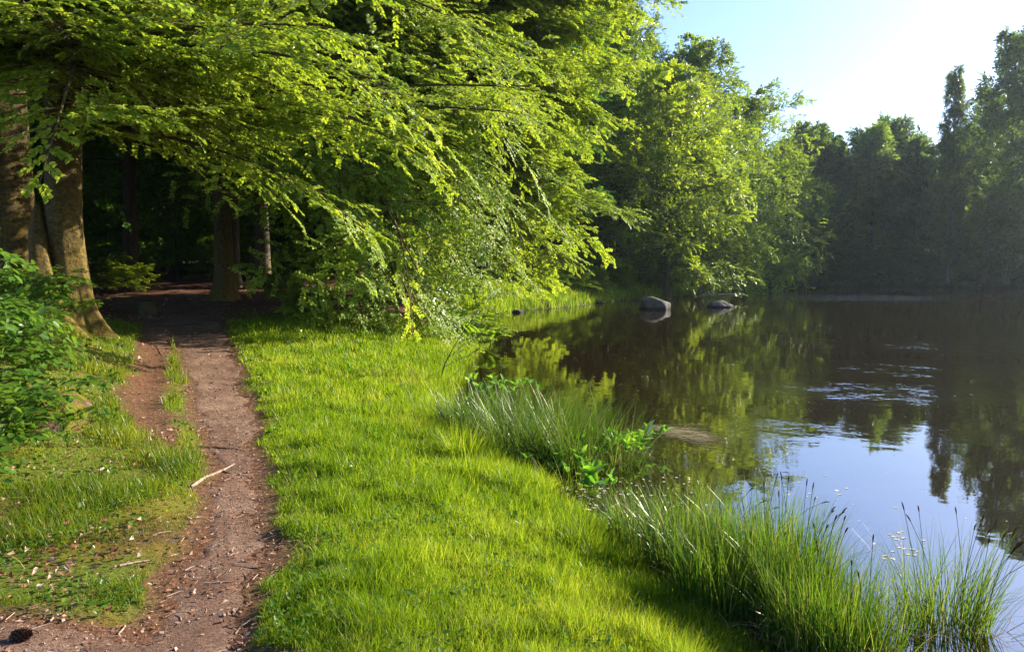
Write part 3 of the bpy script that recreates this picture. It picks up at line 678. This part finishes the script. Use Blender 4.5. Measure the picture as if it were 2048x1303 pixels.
# dead straw lying in the meadow
N = 9000; y = 2.4 * np.exp(rng.random(N) * math.log(16 / 2.4)); x = (-.74 + 1.0 * rng.random(N)) * y
k_ = (rng.random(N) < .12 + .7 * sstep(.5, .7, fbm(x, y, .5, 151))) & (path_e(x, y) > -.05) & (land_d(x, y) > .0) & (litter_f(x, y) < .6)
x, y = x[k_], y[k_]; n = len(x); mb = MB()
blades(mb, rng, x, y, ground_z(x, y) + .01, .08 + .14 * rng.random(n), .0014 * np.maximum(1, y / 3.2), .5 + 1.6 * rng.random(n), K=3, lean=1.3)
tag(mb.build("dry_grass", M['straw']), "dead straw blades lying among the green turf", "dry grass", kind='stuff')
# litter: chips, dead leaves and needles nobody could count
N = 44000
y = 2.4 * np.exp(rng.random(N) * math.log(34 / 2.4)); x = (-.74 + .75 * rng.random(N)) * y
e = path_e(x, y); lf_ = litter_f(x, y); nz = fbm(x, y, .5, 91)
p_ = np.where(e < .1, .55, 0) + lf_ * .9 + np.where((x < path_x(y)), sstep(.55, .4, fbm(x, y, .6, 51)) * .6, .03)
k_ = rng.random(N) < p_ * (land_d(x, y) > .3)
x, y = x[k_], y[k_]; n = len(x); z = ground_z(x, y) + .012
sz = (.006 + .018 * rng.random(n) ** 2.5) * np.maximum(1, y / 5) ** .8
D = np.stack([rng.normal(size=n), rng.normal(size=n), rng.normal(size=n) * .2], -1); Nn = np.stack([rng.normal(size=n) * .4, rng.normal(size=n) * .4, np.ones(n)], -1)
mb = MB(); leaves(mb, np.stack([x, y, z], -1), D, Nn, sz * 1.6, sz * (.15 + .4 * rng.random(n)), rng.random(n) ** 1.6, False)
tag(mb.build("leaf_litter", M['dry']), "scattered brown leaf crumbs and bark chips on path and wood floor", "litter", kind='stuff')
# bigger curled dead leaves by the path
n = 700; cl = rng.random(n)
x = np.where(cl < .45, -2.75 + .55 * rng.normal(size=n), -3.0 - 1.4 * rng.random(n) + .0 * cl); y = np.where(cl < .45, 4.4 + .42 * rng.normal(size=n), 3.4 + 5.0 * rng.random(n))
k_ = path_e(x, y) > .02; x, y = x[k_], y[k_]; n = len(x); z = ground_z(x, y) + .02 + .02 * rng.random(n)
D = np.stack([rng.normal(size=n), rng.normal(size=n), rng.normal(size=n) * .35], -1); Nn = np.stack([rng.normal(size=n) * .7, rng.normal(size=n) * .7, np.ones(n)], -1)
mb = MB(); leaves(mb, np.stack([x, y, z], -1), D, Nn, .020 + .030 * rng.random(n), .006 + .010 * rng.random(n), rng.random(n) ** 1.5, True, 1.1)
tag(mb.build("dead_leaves", M['dry']), "pale curled dead leaves lying in the grass beside the path", "dead leaves", kind='stuff')
# short moss-like ground cover on the path's grassy edge
# ------------------------------------------------------------------ sedges and water plants
def sedge(name, u_x, y, n, r, hmin, hmax, label, cat, group, seed, bend=(.3, 1.5), heads=0, wd=.0028, mat='sedge', dry=0, zoff=None, lean=.25, elong=1.0):
    rg = np.random.default_rng(seed); a = rg.random(n) * 6.28; rr = r * np.sqrt(rg.random(n))
    lx = rr * np.cos(a) * elong; ly = rr * np.sin(a); x = u_x + lx; yy = y + ly
    z0 = min(0.0, gz(u_x, y)) if zoff is None else zoff
    zz = np.minimum(ground_z(x, yy), 5) - .02
    root = empty(name, (u_x, y, float(max(gz(u_x, y), 0))), label, cat, group)
    z0 = root.location[2]
    H = (hmin + (hmax - hmin) * rg.random(n) ** .8) + np.maximum(0, -zz) 
    mb = MB(); head = a + rg.normal(size=n) * .9 + 0
    bd = bend[0] + (bend[1] - bend[0]) * rg.random(n) ** 1.6
    tone = np.where(rg.random(n) < .07, 1.0, rg.random(n) * .8); bd = np.where(rg.random(n) < .06, bd + 1.2, bd)
    P_ = blades(mb, rg, lx, ly, zz - z0, H, wd * (.6 + .8 * rg.random(n)) * max(1, (y / 6) ** .8), bd, head=head, K=7, lean=lean, rnd=tone, ret=True)
    mb.build("blade_tuft", M[mat], root)
    nd = int(n * .16); i_ = rg.integers(0, n, nd); m3 = MB()
    blades(m3, rg, lx[i_], ly[i_], np.maximum(zz[i_], -.03) - z0, H[i_] * (.35 + .5 * rg.random(nd)), wd * np.full(nd, 1.) * max(1, (y / 6) ** .8), 1.2 + 1.5 * rg.random(nd), head=head[i_], K=5, lean=.8)
    m3.build("dead_blade_tuft", M['straw'], root)
    for k in range(heads):
        i = int(np.argsort(-H)[int(rg.integers(0, max(2, n // 8)))]) ; pts = P_[i][-3:].copy()
        tip = pts[-1]; d = nrm(pts[-1] - pts[-2]); Lh = .05 + .035 * rg.random()
        s = np.linspace(0, 1, 6); C = tip[None] + d[None] * ((s - .3) * Lh)[:, None] + np.array([0, 0, -.25 * Lh])[None] * (s ** 2)[:, None]
        m2 = MB(); tubes(m2, P_[i][None, 2:], np.full((1, 6), .0016), 4, rnd=np.zeros(1)); tubes(m2, C[None], (.0042 * np.array([.25, .8, 1, .95, .7, .1]) * max(1, y / 5))[None], 6, rnd=rg.random(1)); m2.build("seed_head", M['seed'], root, smooth=True)
    return root
SG = "sedge tussocks standing in the shallow water at the near bank"
sedge("sedge_tussock", 2.56, 4.55, 380, .16, .32, .66, "lone sedge tussock standing apart in open water with dark seed heads", "sedge", SG, 401, heads=18, wd=.0034, elong=1.4, lean=.12, bend=(.2, 1.0))
spec = [(1.74, 4.75, 600, .25, "outermost tussock of the big sedge bed, next to the lone one", 9), (1.62, 5.05, 800, .32, "sedge tussock with the tallest dark seed heads in the middle of the bed", 12),
        (1.25, 5.45, 640, .30, "sedge tussock in front of the sky reflection, second from the grass bank", 7), (.98, 5.9, 420, .26, "arching pale-tipped sedge tussock at the inner end of the bed", 4),
        (1.72, 4.3, 760, .30, "dense sedge tussock at the bottom of the bed, against the bank grass", 3), (1.3, 4.75, 640, .28, "sedge tussock between the bank grass and the tall seed heads", 3),
        (1.78, 4.1, 560, .26, "short dense sedge tussock nearest the camera", 2)]
for k, (a, b, n, r, lab, hd) in enumerate(spec):
    sedge("sedge_tussock", a, b, n, r, .34, (.72, .76, .70, .52, .62, .60, .55)[k], lab, "sedge", SG, 410 + k, heads=hd, bend=(.2, 1.7) if k in (3, 2) else (.08, .9), wd=.0036, lean=.14)
# the drooping bed further along the bank
S2 = "drooping sedge tussocks of the bed further along the bank"
for k, (u, v, n, lab) in enumerate([(1165, 905, 420, "drooping sedge tussock at the water end of the middle bed, beside the broad-leaved plants"), (1115, 880, 460, "drooping sedge tussock in the middle bed, second from its water end"),
                                    (1060, 900, 460, "drooping sedge tussock in the middle bed above the floating leaves"), (1010, 870, 420, "drooping sedge tussock of the middle bed behind the bright spiky tuft"),
                                    (960, 850, 400, "drooping sedge tussock of the middle bed closest to the meadow grass"), (1060, 840, 380, "drooping sedge tussock at the back of the middle bed")]):
    a, b = px2w(u, v + 22, .0)
    sedge("sedge_tussock", a, b, int(n * 1.7), .52, .45, .85, lab, "sedge", S2, 430 + k, bend=(.4, 2.4), wd=.0036, elong=1.0, mat='sedge_dark')
a, b, z = onground(925, 925)
sedge("grass_tuft", a, b, 360, .16, .3, .55, "spiky bright green grass tuft on the bank edge before the middle sedge bed", "grass tuft", None, 450, bend=(.2, 1.1), mat='grass', lean=.7)
a, b, z = onground(1120, 990)
sedge("grass_tuft", a + .1, b, 70, .25, .2, .45, "sparse thin reeds by the floating leaves at the water's edge", "grass tuft", None, 451, bend=(.2, 1.0), mat='grass', lean=.5)

def bogbean(u_x, y, n, r, label, seed, size=.10):
    rg = np.random.default_rng(seed); root = empty("bogbean_plant", (u_x, y, 0), label, "water plant", "broad-leaved bogbean plants growing out of the shallow water")
    st = MB(); lf = MB(); a = rg.random(n) * 6.28; rr = r * np.sqrt(rg.random(n)); lx, ly = rr * np.cos(a) * 1.3, rr * np.sin(a)
    h = .06 + .16 * rg.random(n); lean = rg.normal(size=(n, 2)) * .05
    tip = np.stack([lx + lean[:, 0], ly + lean[:, 1], h], -1); bs = np.stack([lx, ly, np.full(n, -.05)], -1)
    tubes(st, np.stack([bs, (bs + tip) / 2 + np.array([.005, 0, 0]), tip], 1), np.repeat([[.004, .0035, .003]], n, 0), 5, rnd=rg.random(n))
    for j in range(3):
        aa = a + j * 2.09 + rg.random(n) * .5; el = .25 + 1.0 * rg.random(n)
        D = np.stack([np.cos(aa) * np.cos(el), np.sin(aa) * np.cos(el), np.sin(el)], -1)
        Nn = np.stack([-np.cos(aa) * np.sin(el), -np.sin(aa) * np.sin(el), np.cos(el)], -1)
        L = size * (.75 + .5 * rg.random(n)); leaves(lf, tip, D, Nn, L, L * .27, rg.random(n), True, .35)
    st.build("stem", M['bog_leaf'], root, smooth=True); lf.build("foliage", M['bog_leaf'], root)
for k, (u, v, n, r, lab, s) in enumerate([(1300, 885, 4, .06, "outermost single bogbean shoot, farthest out in the pond", .15), (1255, 900, 16, .28, "bogbean patch behind the outermost shoot", .14), (1200, 912, 18, .30, "bogbean patch at the tip of the drooping sedge bed", .14),
        (1130, 945, 14, .28, "bogbean patch in front of the drooping sedges", .12), (1080, 925, 10, .25, "bogbean leaves among the stems of the drooping sedges", .085), (1185, 985, 9, .10, "upright bogbean clump standing before the floating leaves", .15),
        (1228, 982, 2, .03, "single upright bogbean leaf beside the upright clump", .10), (1020, 785, 16, .5, "distant bogbean patch along the bank behind the drooping sedges", .14), (960, 762, 10, .4, "distant bogbean patch by the foot of the leaning sapling", .14)]):
    a, b = px2w(u, v + 8, 0); bogbean(a, b, n, r, lab, 460 + k, s)

# floating leaves, petals and a raft of weed
n = 4200; uu = 960 + 1080 * rng.random(n); vv = 592 + 570 * rng.random(n) ** 1.3
x = np.zeros(n); y = np.zeros(n)
for i in range(n): x[i], y[i] = px2w(uu[i], vv[i], 0)
x2, y2 = [], []
for (u, v, su, sv_, c_) in [(1100, 960, 60, 22, 120), (1150, 1000, 50, 18, 90), (1800, 1090, 30, 18, 26), (1640, 985, 60, 20, 14), (1310, 980, 70, 25, 40), (1080, 990, 30, 12, 30)]:
    for i in range(c_):
        a, b = px2w(u + rng.normal() * su, v + rng.normal() * sv_, 0); x2.append(a); y2.append(b)
x = np.concatenate([x, x2]); y = np.concatenate([y, y2]); n = len(x); big_ = np.concatenate([np.zeros(4200), np.ones(len(x2))])
k_ = (land_d(x, y) < -.12) & ((big_ > 0) | (rng.random(n) < .06 + .9 * sstep(.48, .68, fbm(x * .5, y * .25, 1.6, 171)))); x, y, big_ = x[k_], y[k_], big_[k_]; n = len(x)
aa = rng.random(n) * 6.28; L = np.where(big_ > 0, .02 + .035 * rng.random(n), (.005 + .013 * rng.random(n) ** 2) * np.maximum(1, y / 7) ** .8)
mb = MB(); leaves(mb, np.stack([x, y, np.full(n, .003)], -1), np.stack([np.cos(aa), np.sin(aa), 0 * aa], -1), np.stack([0 * aa, 0 * aa, 1 + 0 * aa], -1), L, L * .36, rng.random(n), True, .02)
tag(mb.build("floating_leaves", M['petal']), "tiny pale leaves and seed fluff floating on the pond", "floating leaves", kind='stuff')
mb = MB(); n = 260; t_ = rng.random(n)
u = 1290 + 110 * t_ + rng.normal(size=n) * 14; v = 853 + 22 * t_ + rng.normal(size=n) * (3 + 7 * t_)
for i in range(n):
    a, b = px2w(u[i], v[i], 0); an = -.5 + rng.normal() * .35; Lw = .12 + .3 * rng.random(); s = np.linspace(0, 1, 5)
    C = np.stack([a + Lw * s * math.cos(an), b + Lw * s * math.sin(an) + .03 * np.sin(s * 5 + i), np.full(5, .003)], -1)
    tubes(mb, C[None], np.full((1, 5), .0022), 3, rnd=rng.random(1))
tag(mb.build("floating_weed", M['weed']), "pale raft of tangled weed strands drifting beyond the bogbean", "pond weed", kind='stuff')

# ------------------------------------------------------------------ ferns
def fern(loc, n, L, label, seed, group=None, up=55):
    rg = np.random.default_rng(seed); root = empty("fern", loc, label, "fern", group); st = MB(); lf = MB()
    for k in range(n):
        a = k * 6.283 / n + rg.random() * .6; el = R(up + 20 * (rg.random() - .5)); l = L * (.75 + .4 * rg.random())
        B = dict(S=np.zeros((1, 3)), D=np.array([[math.cos(a) * math.cos(el), math.sin(a) * math.cos(el), math.sin(el)]]), L=np.array([l]), K=np.array([.45]), C=(rg.random((1, 3)) - .5) * .1, N=np.array([[0, 0, 1.]]), R=np.array([.004]))
        B['N'] = nrm(np.cross(np.cross(B['D'], np.array([0, 0, 1.])), B['D']))
        seg(B, st, 6, 4)
        m_ = 26; tt = np.linspace(.12, .99, m_)[None]; P_, T_ = curve(B, tt); P_, T_ = P_[0], T_[0]; Nn = np.repeat(B['N'], m_, 0); sd = nrm(np.cross(T_, Nn))
        wl = l * .24 * np.sin(np.pi * (tt[0] * .8 + .18)) ** 1.0
        for sg in (1, -1): leaves(lf, P_, sd * sg + T_ * .45 - np.array([0, 0, .12]), Nn + rg.normal(size=(m_, 3)) * .08, wl, l * .014 + wl * .07, rg.random(m_), False, .1)
    st.build("stem", M['fern'], root); lf.build("frond_foliage", M['fern'], root); return root
FG = "bright ferns massed on the bank under the drooping beech"
k = 0
for (u, v) in [(878, 650), (905, 655), (935, 660), (955, 668), (890, 640), (920, 645), (945, 650), (860, 640), (965, 690)]:
    a, b, z = onground(u, v + 4); fern((a, b, z), 9, 1.05 + .3 * rngw.random(), "bright fern in the mass on the bank under the drooping beech", 500 + k, FG); k += 1
a, b, z = onground(812, 752); fern((a, b, z), 6, .42, "small pale fern in the grass next to the leaning sapling", 520, None, 40)
a, b, z = onground(800, 830); fern((a, b, z), 4, .26, "tiny fern alone in the middle of the grass bank", 521, None, 35)
a, b, z = onground(690, 792); fern((a, b, z), 3, .22, "tiny flattened fern higher up the grass bank beside the curled stick", 522, None, 20)

# ------------------------------------------------------------------ saplings and bushes near by
def sapling(name, loc, trunk, limbs, label, seed, leaf, nleaf, mat, sec=(7, .4, .4), ter=(4, .45, .4), tr=(.014, .010, .004), cat="sapling", group=None, fine=True):
    return make_tree(name, loc, label, cat, group, seed, trunk, np.interp(np.linspace(0, 2, len(trunk)), [0, 1, 2], tr), limbs, mat, M['twig'], leaf=leaf, sec=sec, ter=ter, nleaf=nleaf, S=7, flare=.05, fine=fine, jit=.45, lseg=6)
a, b, z = onground(878, 772)
sapling("sapling", (a, b, z), [(0, 0, 0), (.10, 0, .4), (.32, 0, .8), (.62, .1, 1.25)], [(.35, 5, 25, .8, .05), (.5, 20, 40, .9, .15), (.75, -20, 30, 1.0, .15), (.95, 30, 35, .9, .1), (1.1, 0, 45, .8, .1), (.85, 160, 30, .6, .1), (1.2, -60, 30, .6, .1)],
        "thin dark leaning sapling growing out over the water's edge", 601, .055, 5, M['beech_leaf'], sec=(5, .4, .4), ter=(3, .4, .4))
# bush by the left edge
z = gz(-4.75, 6.6)
lb = [(.15 + 1.15 * (k / 26), -80 + 120 * ((k * .618) % 1), 24 - 20 * ((k * .37) % 1), .7 + .45 * ((k * .53) % 1), .22) for k in range(26)]
sapling("beech_bush", (-5.25, 6.9, z - .15), [(0, 0, 0), (.05, 0, .5), (.1, 0, 1.0), (.05, 0, 1.5)], lb, "leafy beech bush with glossy pale leaves over the mossy boulder", 611, .085, 4, M['bush_leaf'], sec=(7, .42, .4), ter=(3, .42, .4), tr=(.03, .02, .008), cat="bush")
z = gz(-4.2, 5.2)
lb = [(.08 + .5 * k / 16, -90 + 150 * ((k * .618) % 1), 25, .5 + .3 * ((k * .53) % 1), .15) for k in range(16)]
sapling("beech_bush", (-4.05, 5.6, z - .05), [(0, 0, 0), (.05, 0, .3), (.1, 0, .7)], lb, "low sprawling bush in front of the mossy boulder", 612, .07, 4, M['bush_leaf'], sec=(6, .42, .4), ter=(3, .42, .4), tr=(.014, .01, .004), cat="bush")
z = gz(-5.6, 8.9)
lb = [(.15 + 1.0 * k / 24, -80 + 200 * ((k * .618) % 1), 25, .8 + .4 * ((k * .53) % 1), .12) for k in range(24)]
sapling("beech_bush", (-6.6, 9.6, z - .15), [(0, 0, 0), (.05, 0, .6), (.1, 0, 1.3)], lb, "green bush behind the boulder, at the foot of the broad beech", 613, .085, 5, M['bush_leaf'], sec=(7, .42, .4), ter=(3, .42, .4), tr=(.02, .015, .006), cat="bush")
# spray that hangs in from a shrub outside the view
z = gz(-4.9, 5.2)
sapling("beech_bush", (-4.6, 5.6, z - .05), [(0, 0, 0), (.05, 0, .9), (.15, 0, 1.7), (.2, 0, 2.1)], [(1.75, -10, 14, .85, .25), (1.5, -35, 15, .7, .3), (1.1, 10, 12, .6, .2), (2.0, -15, 15, .6, .2)], "upright shrub with a large-leaved spray hanging in front of the broad trunk", 614, .075, 7, M['bush_leaf'], sec=(6, .36, .5), ter=(2, .4, .4), tr=(.03, .02, .008), cat="bush")
YG = "young beeches at the edge of the wood beside the path"
for k, (u, v, Hs, lab) in enumerate([(205, 585, 1.7, "spreading young beech lit at the wood's edge behind the moss-footed beech"), (560, 606, .9, "young beech just beyond the straight trunk in the path's bend"), (610, 645, .8, "thin young beech with a pale stem under the sweeping limbs"), (250, 575, 1.2, "smaller young beech at the back of the clearing")]):
    a, b, z = onground(u, v)
    if b > 34: a, b = a * 30 / b, 30; z = gz(a, b)
    lb = [(.2 + Hs * .8 * j / 18, (j * 137.5) % 360, 18, Hs * (.9 - .35 * j / 18), .12) for j in range(18)]
    sapling("young_beech", (a, b, z - .03), [(0, 0, 0), (.04, 0, Hs * .4), (.0, .05, Hs)], lb, lab, 620 + k, .075, 8, M['beech_leaf'], sec=(7, .42, .4), ter=(4, .42, .4), tr=(.022, .015, .005), group=YG, cat="young tree")
# low seedlings and herbs in the grass and along the wood edge
HG = "small leafy herbs in the grass"
for k in range(26):
    if k < 9: u, v = 640 + 300 * rngw.random(), 700 + 200 * rngw.random()
    else: u, v = 20 + 260 * rngw.random(), 690 + 210 * rngw.random()
    a, b, z = onground(u, v)
    if path_e(a, b) < .15: continue
    rg = np.random.default_rng(700 + k); n = 14; aa = rg.random(n) * 6.28; el = .2 + .9 * rg.random(n); mb = MB()
    D = np.stack([np.cos(aa) * np.cos(el), np.sin(aa) * np.cos(el), np.sin(el)], -1); Nn = np.stack([-np.cos(aa) * np.sin(el), -np.sin(aa) * np.sin(el), np.cos(el)], -1)
    base = np.stack([rg.normal(size=n) * .03, rg.normal(size=n) * .03, .04 + .12 * rg.random(n)], -1)
    leaves(mb, base, D, Nn, .05 + .03 * rg.random(n), .018, rg.random(n), True)
    tubes(mb, np.stack([np.zeros((n, 3)), base * .6, base], 1), np.full((n, 3), .0015), 3, rnd=rg.random(n))
    o = mb.build("herb", M['bush_leaf'] if k >= 9 else M['bog_leaf']); o.location = (a, b, z)
    tag(o, "small leafy herb in the grass bank between path and pond" if k < 9 else "small leafy herb beside the path under the bushes", "herb", HG if k < 9 else "small leafy herbs under the bushes")

# ------------------------------------------------------------------ rocks, stump, sticks, cone
def rock(name, loc, sx, sy, sz, label, seed, mat, group=None, peak=0):
    bm = bmesh.new(); bmesh.ops.create_icosphere(bm, subdivisions=5, radius=1)
    rg = np.random.default_rng(seed); dirs = nrm(rg.normal(size=(16, 3))); dist = .72 + .22 * rg.random(16)
    for vtx in bm.verts:
        p = np.array(vtx.co); s = 1.0
        for d, q in zip(dirs, dist):
            dp = float(p @ d)
            if dp > 0: s = min(s, q / dp) if dp * s > q else s
        nz_ = float(fbm(p[0] * 2 + p[2], p[1] * 2 - p[2], .5, seed)) - .5
        p = p * s * (1 + .12 * nz_); p[0] += peak * max(p[2], 0)
        vtx.co = (p[0] * sx, p[1] * sy, p[2] * sz)
    me = bpy.data.meshes.new(name); bm.to_mesh(me); bm.free(); me.materials.append(mat)
    o = bpy.data.objects.new(name, me); COL.objects.link(o); o.location = loc
    return tag(o, label, "rock", group)
a, b = px2w(1311, 618, 0); rock("boulder", (a, b, .05), 1.0, .8, .72, "larger pointed grey boulder standing in the water off the point", 1, M['rock'], peak=-.1)
a, b = px2w(1440, 614, 0); rock("boulder", (a, b, .02), .8, .6, .48, "lower rounded grey boulder farther out in the water", 2, M['rock'])
for k, (u, v, s) in enumerate([(1035, 625, .28), (1130, 612, .3), (1160, 609, .42), (1092, 615, .22), (1200, 606, .3)]):
    a, b = px2w(u, v, 0); rock("stone", (a, b, .03), s, s * .8, s * .55, "dark stone at the water line below the shaded bank", 10 + k, M['rock'], "stones along the shaded water line")
rock("mossy_boulder", (-4.35, 7.3, gz(-4.35, 7.3) + .08), .36, .36, .27, "reddish boulder capped with moss half hidden under the beech bush", 3, M['mossrock'])
a, b, z = onground(293, 628)
st = empty("tree_stump", (a, b, z - .05), "low dark tree stump in the middle of the path before the bend", "stump"); mb = MB(); rg = np.random.default_rng(9)
trunk_mesh(mb, rg, None, [(0, 0, 0), (0, 0, .2), (.02, 0, .42)], [.20, .18, .165], 18, .35, ((.5, .3, .5), (2.6, .4, .5), (4.6, .4, .4)), .08)
mb.build("bark", M['bark'], st, smooth=True); mb = MB(); an = np.arange(18) * 2 * np.pi / 18
ring = np.stack([.02 + .165 * np.cos(an), .165 * np.sin(an), .415 + .02 * rg.random(18)], -1); ring2 = ring * [.5, .5, 1] + [.01, 0, .012]
vv_ = np.concatenate([ring, ring2, [[.02, 0, .43]]]); q = [(i, (i + 1) % 18, 18 + (i + 1) % 18, 18 + i) for i in range(18)] + [(18 + i, 18 + (i + 1) % 18, 36, 36) for i in range(18)]
bm = bmesh.new(); vs = [bm.verts.new(p_) for p_ in vv_]
for f_ in q: bm.faces.new([vs[i] for i in dict.fromkeys(f_)])
me = bpy.data.meshes.new("cut_top"); bm.to_mesh(me); bm.free(); me.materials.append(M['endgrain']); o = bpy.data.objects.new("cut_top", me); COL.objects.link(o); o.parent = st

def stick(name, pts, r, label, cat, group=None, mat='stick', side=None, lift=.008):
    rg = np.random.default_rng(int(abs(pts[0][0] * 7 + pts[0][1])))
    W = []
    for u, v in pts:
        a, b, z = onground(u, v); W.append((a, b, z + lift))
    W = np.array(W); n = len(W); K = n * 5; s = np.linspace(0, n - 1, K); C = np.stack([np.interp(s, np.arange(n), W[:, k]) for k in range(3)], -1)
    for _ in range(3): C[1:-1] = (C[:-2] + 2 * C[1:-1] + C[2:]) / 4
    C[:, 2] = ground_z(C[:, 0], C[:, 1]) + lift
    o0 = C.mean(0); mb = MB(); tubes(mb, (C - o0)[None], (np.interp(np.linspace(0, 1, K), [0, .1, .8, 1], [r * .8, r, r * .7, r * .3]) * (1 + .25 * (rg.random(K) - .5)))[None], 8)
    if side:
        W2 = []
        for u, v in side:
            a, b, z = onground(u, v); W2.append((a, b, z + lift))
        W2 = np.array(W2); tubes(mb, (W2 - o0)[None], np.linspace(r * .6, r * .2, len(W2))[None], 6)
    o = mb.build(name, M[mat], smooth=True); o.location = o0; return tag(o, label, cat, group)
stick("tree_root", [(382, 975), (410, 955), (445, 942), (470, 928)], .013, "thick forked root surfacing across the path, grassy at one end", "root", side=[(445, 942), (460, 947), (484, 951)])
stick("tree_root", [(392, 893), (430, 896), (470, 899), (494, 905)], .011, "dark root lying straight across the path above the forked one", "root", mat='twig')
RG = "thin beech roots crossing the path in front of the stump"
for k, (a_, b_) in enumerate([([(345, 672), (385, 668), (430, 672)], .03), ([(330, 655), (372, 650), (432, 655)], .035), ([(300, 690), (330, 684), (352, 690)], .02), ([(355, 712), (400, 708), (455, 715)], .018), ([(372, 770), (420, 765), (470, 772)], .012)]):
    stick("tree_root", a_, b_, "thin root crossing the shaded part of the path", "root", RG, mat='twig', lift=.0)
TG = "fallen twigs on the soil"
tw = [([(228, 1136), (262, 1128), (300, 1122)], .008, "gnarled twig on the soil at the edge of the grass strip"), ([(255, 1162), (270, 1150), (264, 1142)], .006, "short bent twig below the gnarled one"),
      ([(455, 1110), (463, 1104), (468, 1096)], .006, "short pale twig on the path's middle"), ([(237, 1270), (250, 1256), (248, 1250)], .005, "curved pale twig at the bottom of the path"),
      ([(322, 1290), (326, 1278), (342, 1270)], .005, "forked pale twig at the bottom centre of the path"), ([(375, 1258), (400, 1240), (428, 1225)], .005, "long straight twig slanting over the path"),
      ([(100, 1245), (108, 1235), (135, 1225)], .005, "looped twig on the bare soil in the corner"), ([(470, 1270), (482, 1255), (515, 1232)], .005, "twig along the grass edge at the bottom of the path"),
      ([(463, 1133), (500, 1138), (530, 1135)], .006, "dark twig at the grassy edge of the path"), ([(278, 868), (300, 872), (345, 885)], .006, "twig lying on the mossy patch before the grass strip"),
      ([(635, 742), (655, 740), (672, 744)], .012, "dark stick lying in the grass bank higher up"), ([(765, 756), (772, 752), (772, 742), (764, 741)], .012, "small hooked stick in the grass bank"),
      ([(760, 873), (775, 872), (790, 882)], .006, "curved stick lying flat in the middle of the grass"), ([(495, 1160), (478, 1140), (485, 1128)], .005, "pale twig beside the dark twig at the path edge")]
for pts, r, lab in tw: stick("twig", pts, r, lab, "twig", TG, 'stick' if 'dark' not in lab else 'twig')
# pebbles pressed into the soil
n = 700; y = 2.6 + 9 * rng.random(n) ** 1.5; x = path_x(y) - .25 * rng.random(n) + (rng.random(n) - .5) * 1.5 * np.interp(y, [2, 5, 9], [1.5, .6, .8]); k_ = path_e(x, y) < .15; x, y = x[k_], y[k_]; n = len(x)
cube = nrm(np.array([[a_, b_, c_] for c_ in (-1, 1) for b_ in (-1, 1) for a_ in (-1, 1)], float)); fq = np.array([[0, 2, 3, 1], [4, 5, 7, 6], [0, 1, 5, 4], [2, 6, 7, 3], [0, 4, 6, 2], [1, 3, 7, 5]])
sz = (.004 + .009 * rng.random(n) ** 3)[:, None, None]; V = cube[None] * (1 + .5 * (rng.random((n, 8, 3)) - .5)) * sz * np.array([1.2, 1, .7]) + np.stack([x, y, ground_z(x, y) + .016], -1)[:, None]
mb = MB(); mb.add(V.reshape(-1, 3), (fq[None] + 8 * np.arange(n)[:, None, None]).reshape(-1, 4)); tag(mb.build("pebbles", M['rock_dry'], smooth=True), "small brown-grey pebbles pressed into the path soil", "pebbles", kind='stuff')
# short twig crumbs nobody could count
n = 1500; y = 2.6 + 9 * rng.random(n) ** 1.6; x = path_x(y) - .3 * rng.random(n) + (rng.random(n) - .5) * 1.6 * np.interp(y, [2, 5, 9], [1.6, .7, .8]); k_ = path_e(x, y) < .25; x, y = x[k_], y[k_]; n = len(x)
an = rng.random(n) * 3.14; Lw = .02 + .07 * rng.random(n) ** 2; s = np.linspace(-.5, .5, 4)
C = np.stack([x[:, None] + Lw[:, None] * s * np.cos(an)[:, None], y[:, None] + Lw[:, None] * s * np.sin(an)[:, None] + .15 * Lw[:, None] * np.sin(s * 4 + an[:, None]), np.zeros((n, 4))], -1)
C[..., 2] = ground_z(C[..., 0], C[..., 1]) + .014
mb = MB(); tubes(mb, C, np.repeat((.0012 + .0016 * rng.random(n))[:, None], 4, 1), 4, rnd=rng.random(n)); tag(mb.build("twig_litter", M['dry']), "tiny twig crumbs strewn over the path soil", "twig litter", kind='stuff')
a, b, z = onground(42, 1282); cone = MB(); rg = np.random.default_rng(4); n = 90
ph_ = np.arange(n) * 2.39996; h_ = np.linspace(0, .085, n); rad_ = .024 * np.sin(np.pi * (h_ / .085 * .8 + .15))
Pc = np.stack([h_ - .04, rad_ * .5 * np.cos(ph_), .03 + rad_ * .5 * np.sin(ph_)], -1); Dc = np.stack([.55 + 0 * ph_, np.cos(ph_), np.sin(ph_)], -1)
Nc = np.stack([-.9 + 0 * ph_, .5 * np.cos(ph_), .5 * np.sin(ph_)], -1); leaves(cone, Pc, Dc, Nc, rad_ * 1.0 + .006, .009, rg.random(n), True, .3)
tubes(cone, np.array([[[-.045, 0, .03], [0, 0, .03], [.05, 0, .03]]]), np.array([[.008, .014, .003]]), 8)
o = cone.build("pine_cone", M['cone']); o.location = (a, b, z); o.rotation_euler = (0, 0, .5); tag(o, "dark open pine cone on the bare soil in the near corner", "pine cone")

# ------------------------------------------------------------------ air: thin bluish haze over the pond
hz = newmat("haze_air"); m, t, out = hz
pv = t.nodes.new("ShaderNodeVolumePrincipled"); pv.inputs["Density"].default_value = .00018; pv.inputs["Color"].default_value = (.70, .84, 1.0, 1)
pv.inputs["Anisotropy"].default_value = .55
t.links.new(pv.outputs[0], out.inputs["Volume"])
bx = bmesh.new(); bmesh.ops.create_cube(bx, size=1); me = bpy.data.meshes.new("haze"); bx.to_mesh(me); bx.free(); me.materials.append(m)
hb = bpy.data.objects.new("haze", me); COL.objects.link(hb); hb.scale = (640, 560, 48); hb.location = (20, 230, -4.0 + 24 - 1.5 + 2)
tag(hb, "thin bluish haze lying over the pond and the far wood", "haze", kind='stuff')
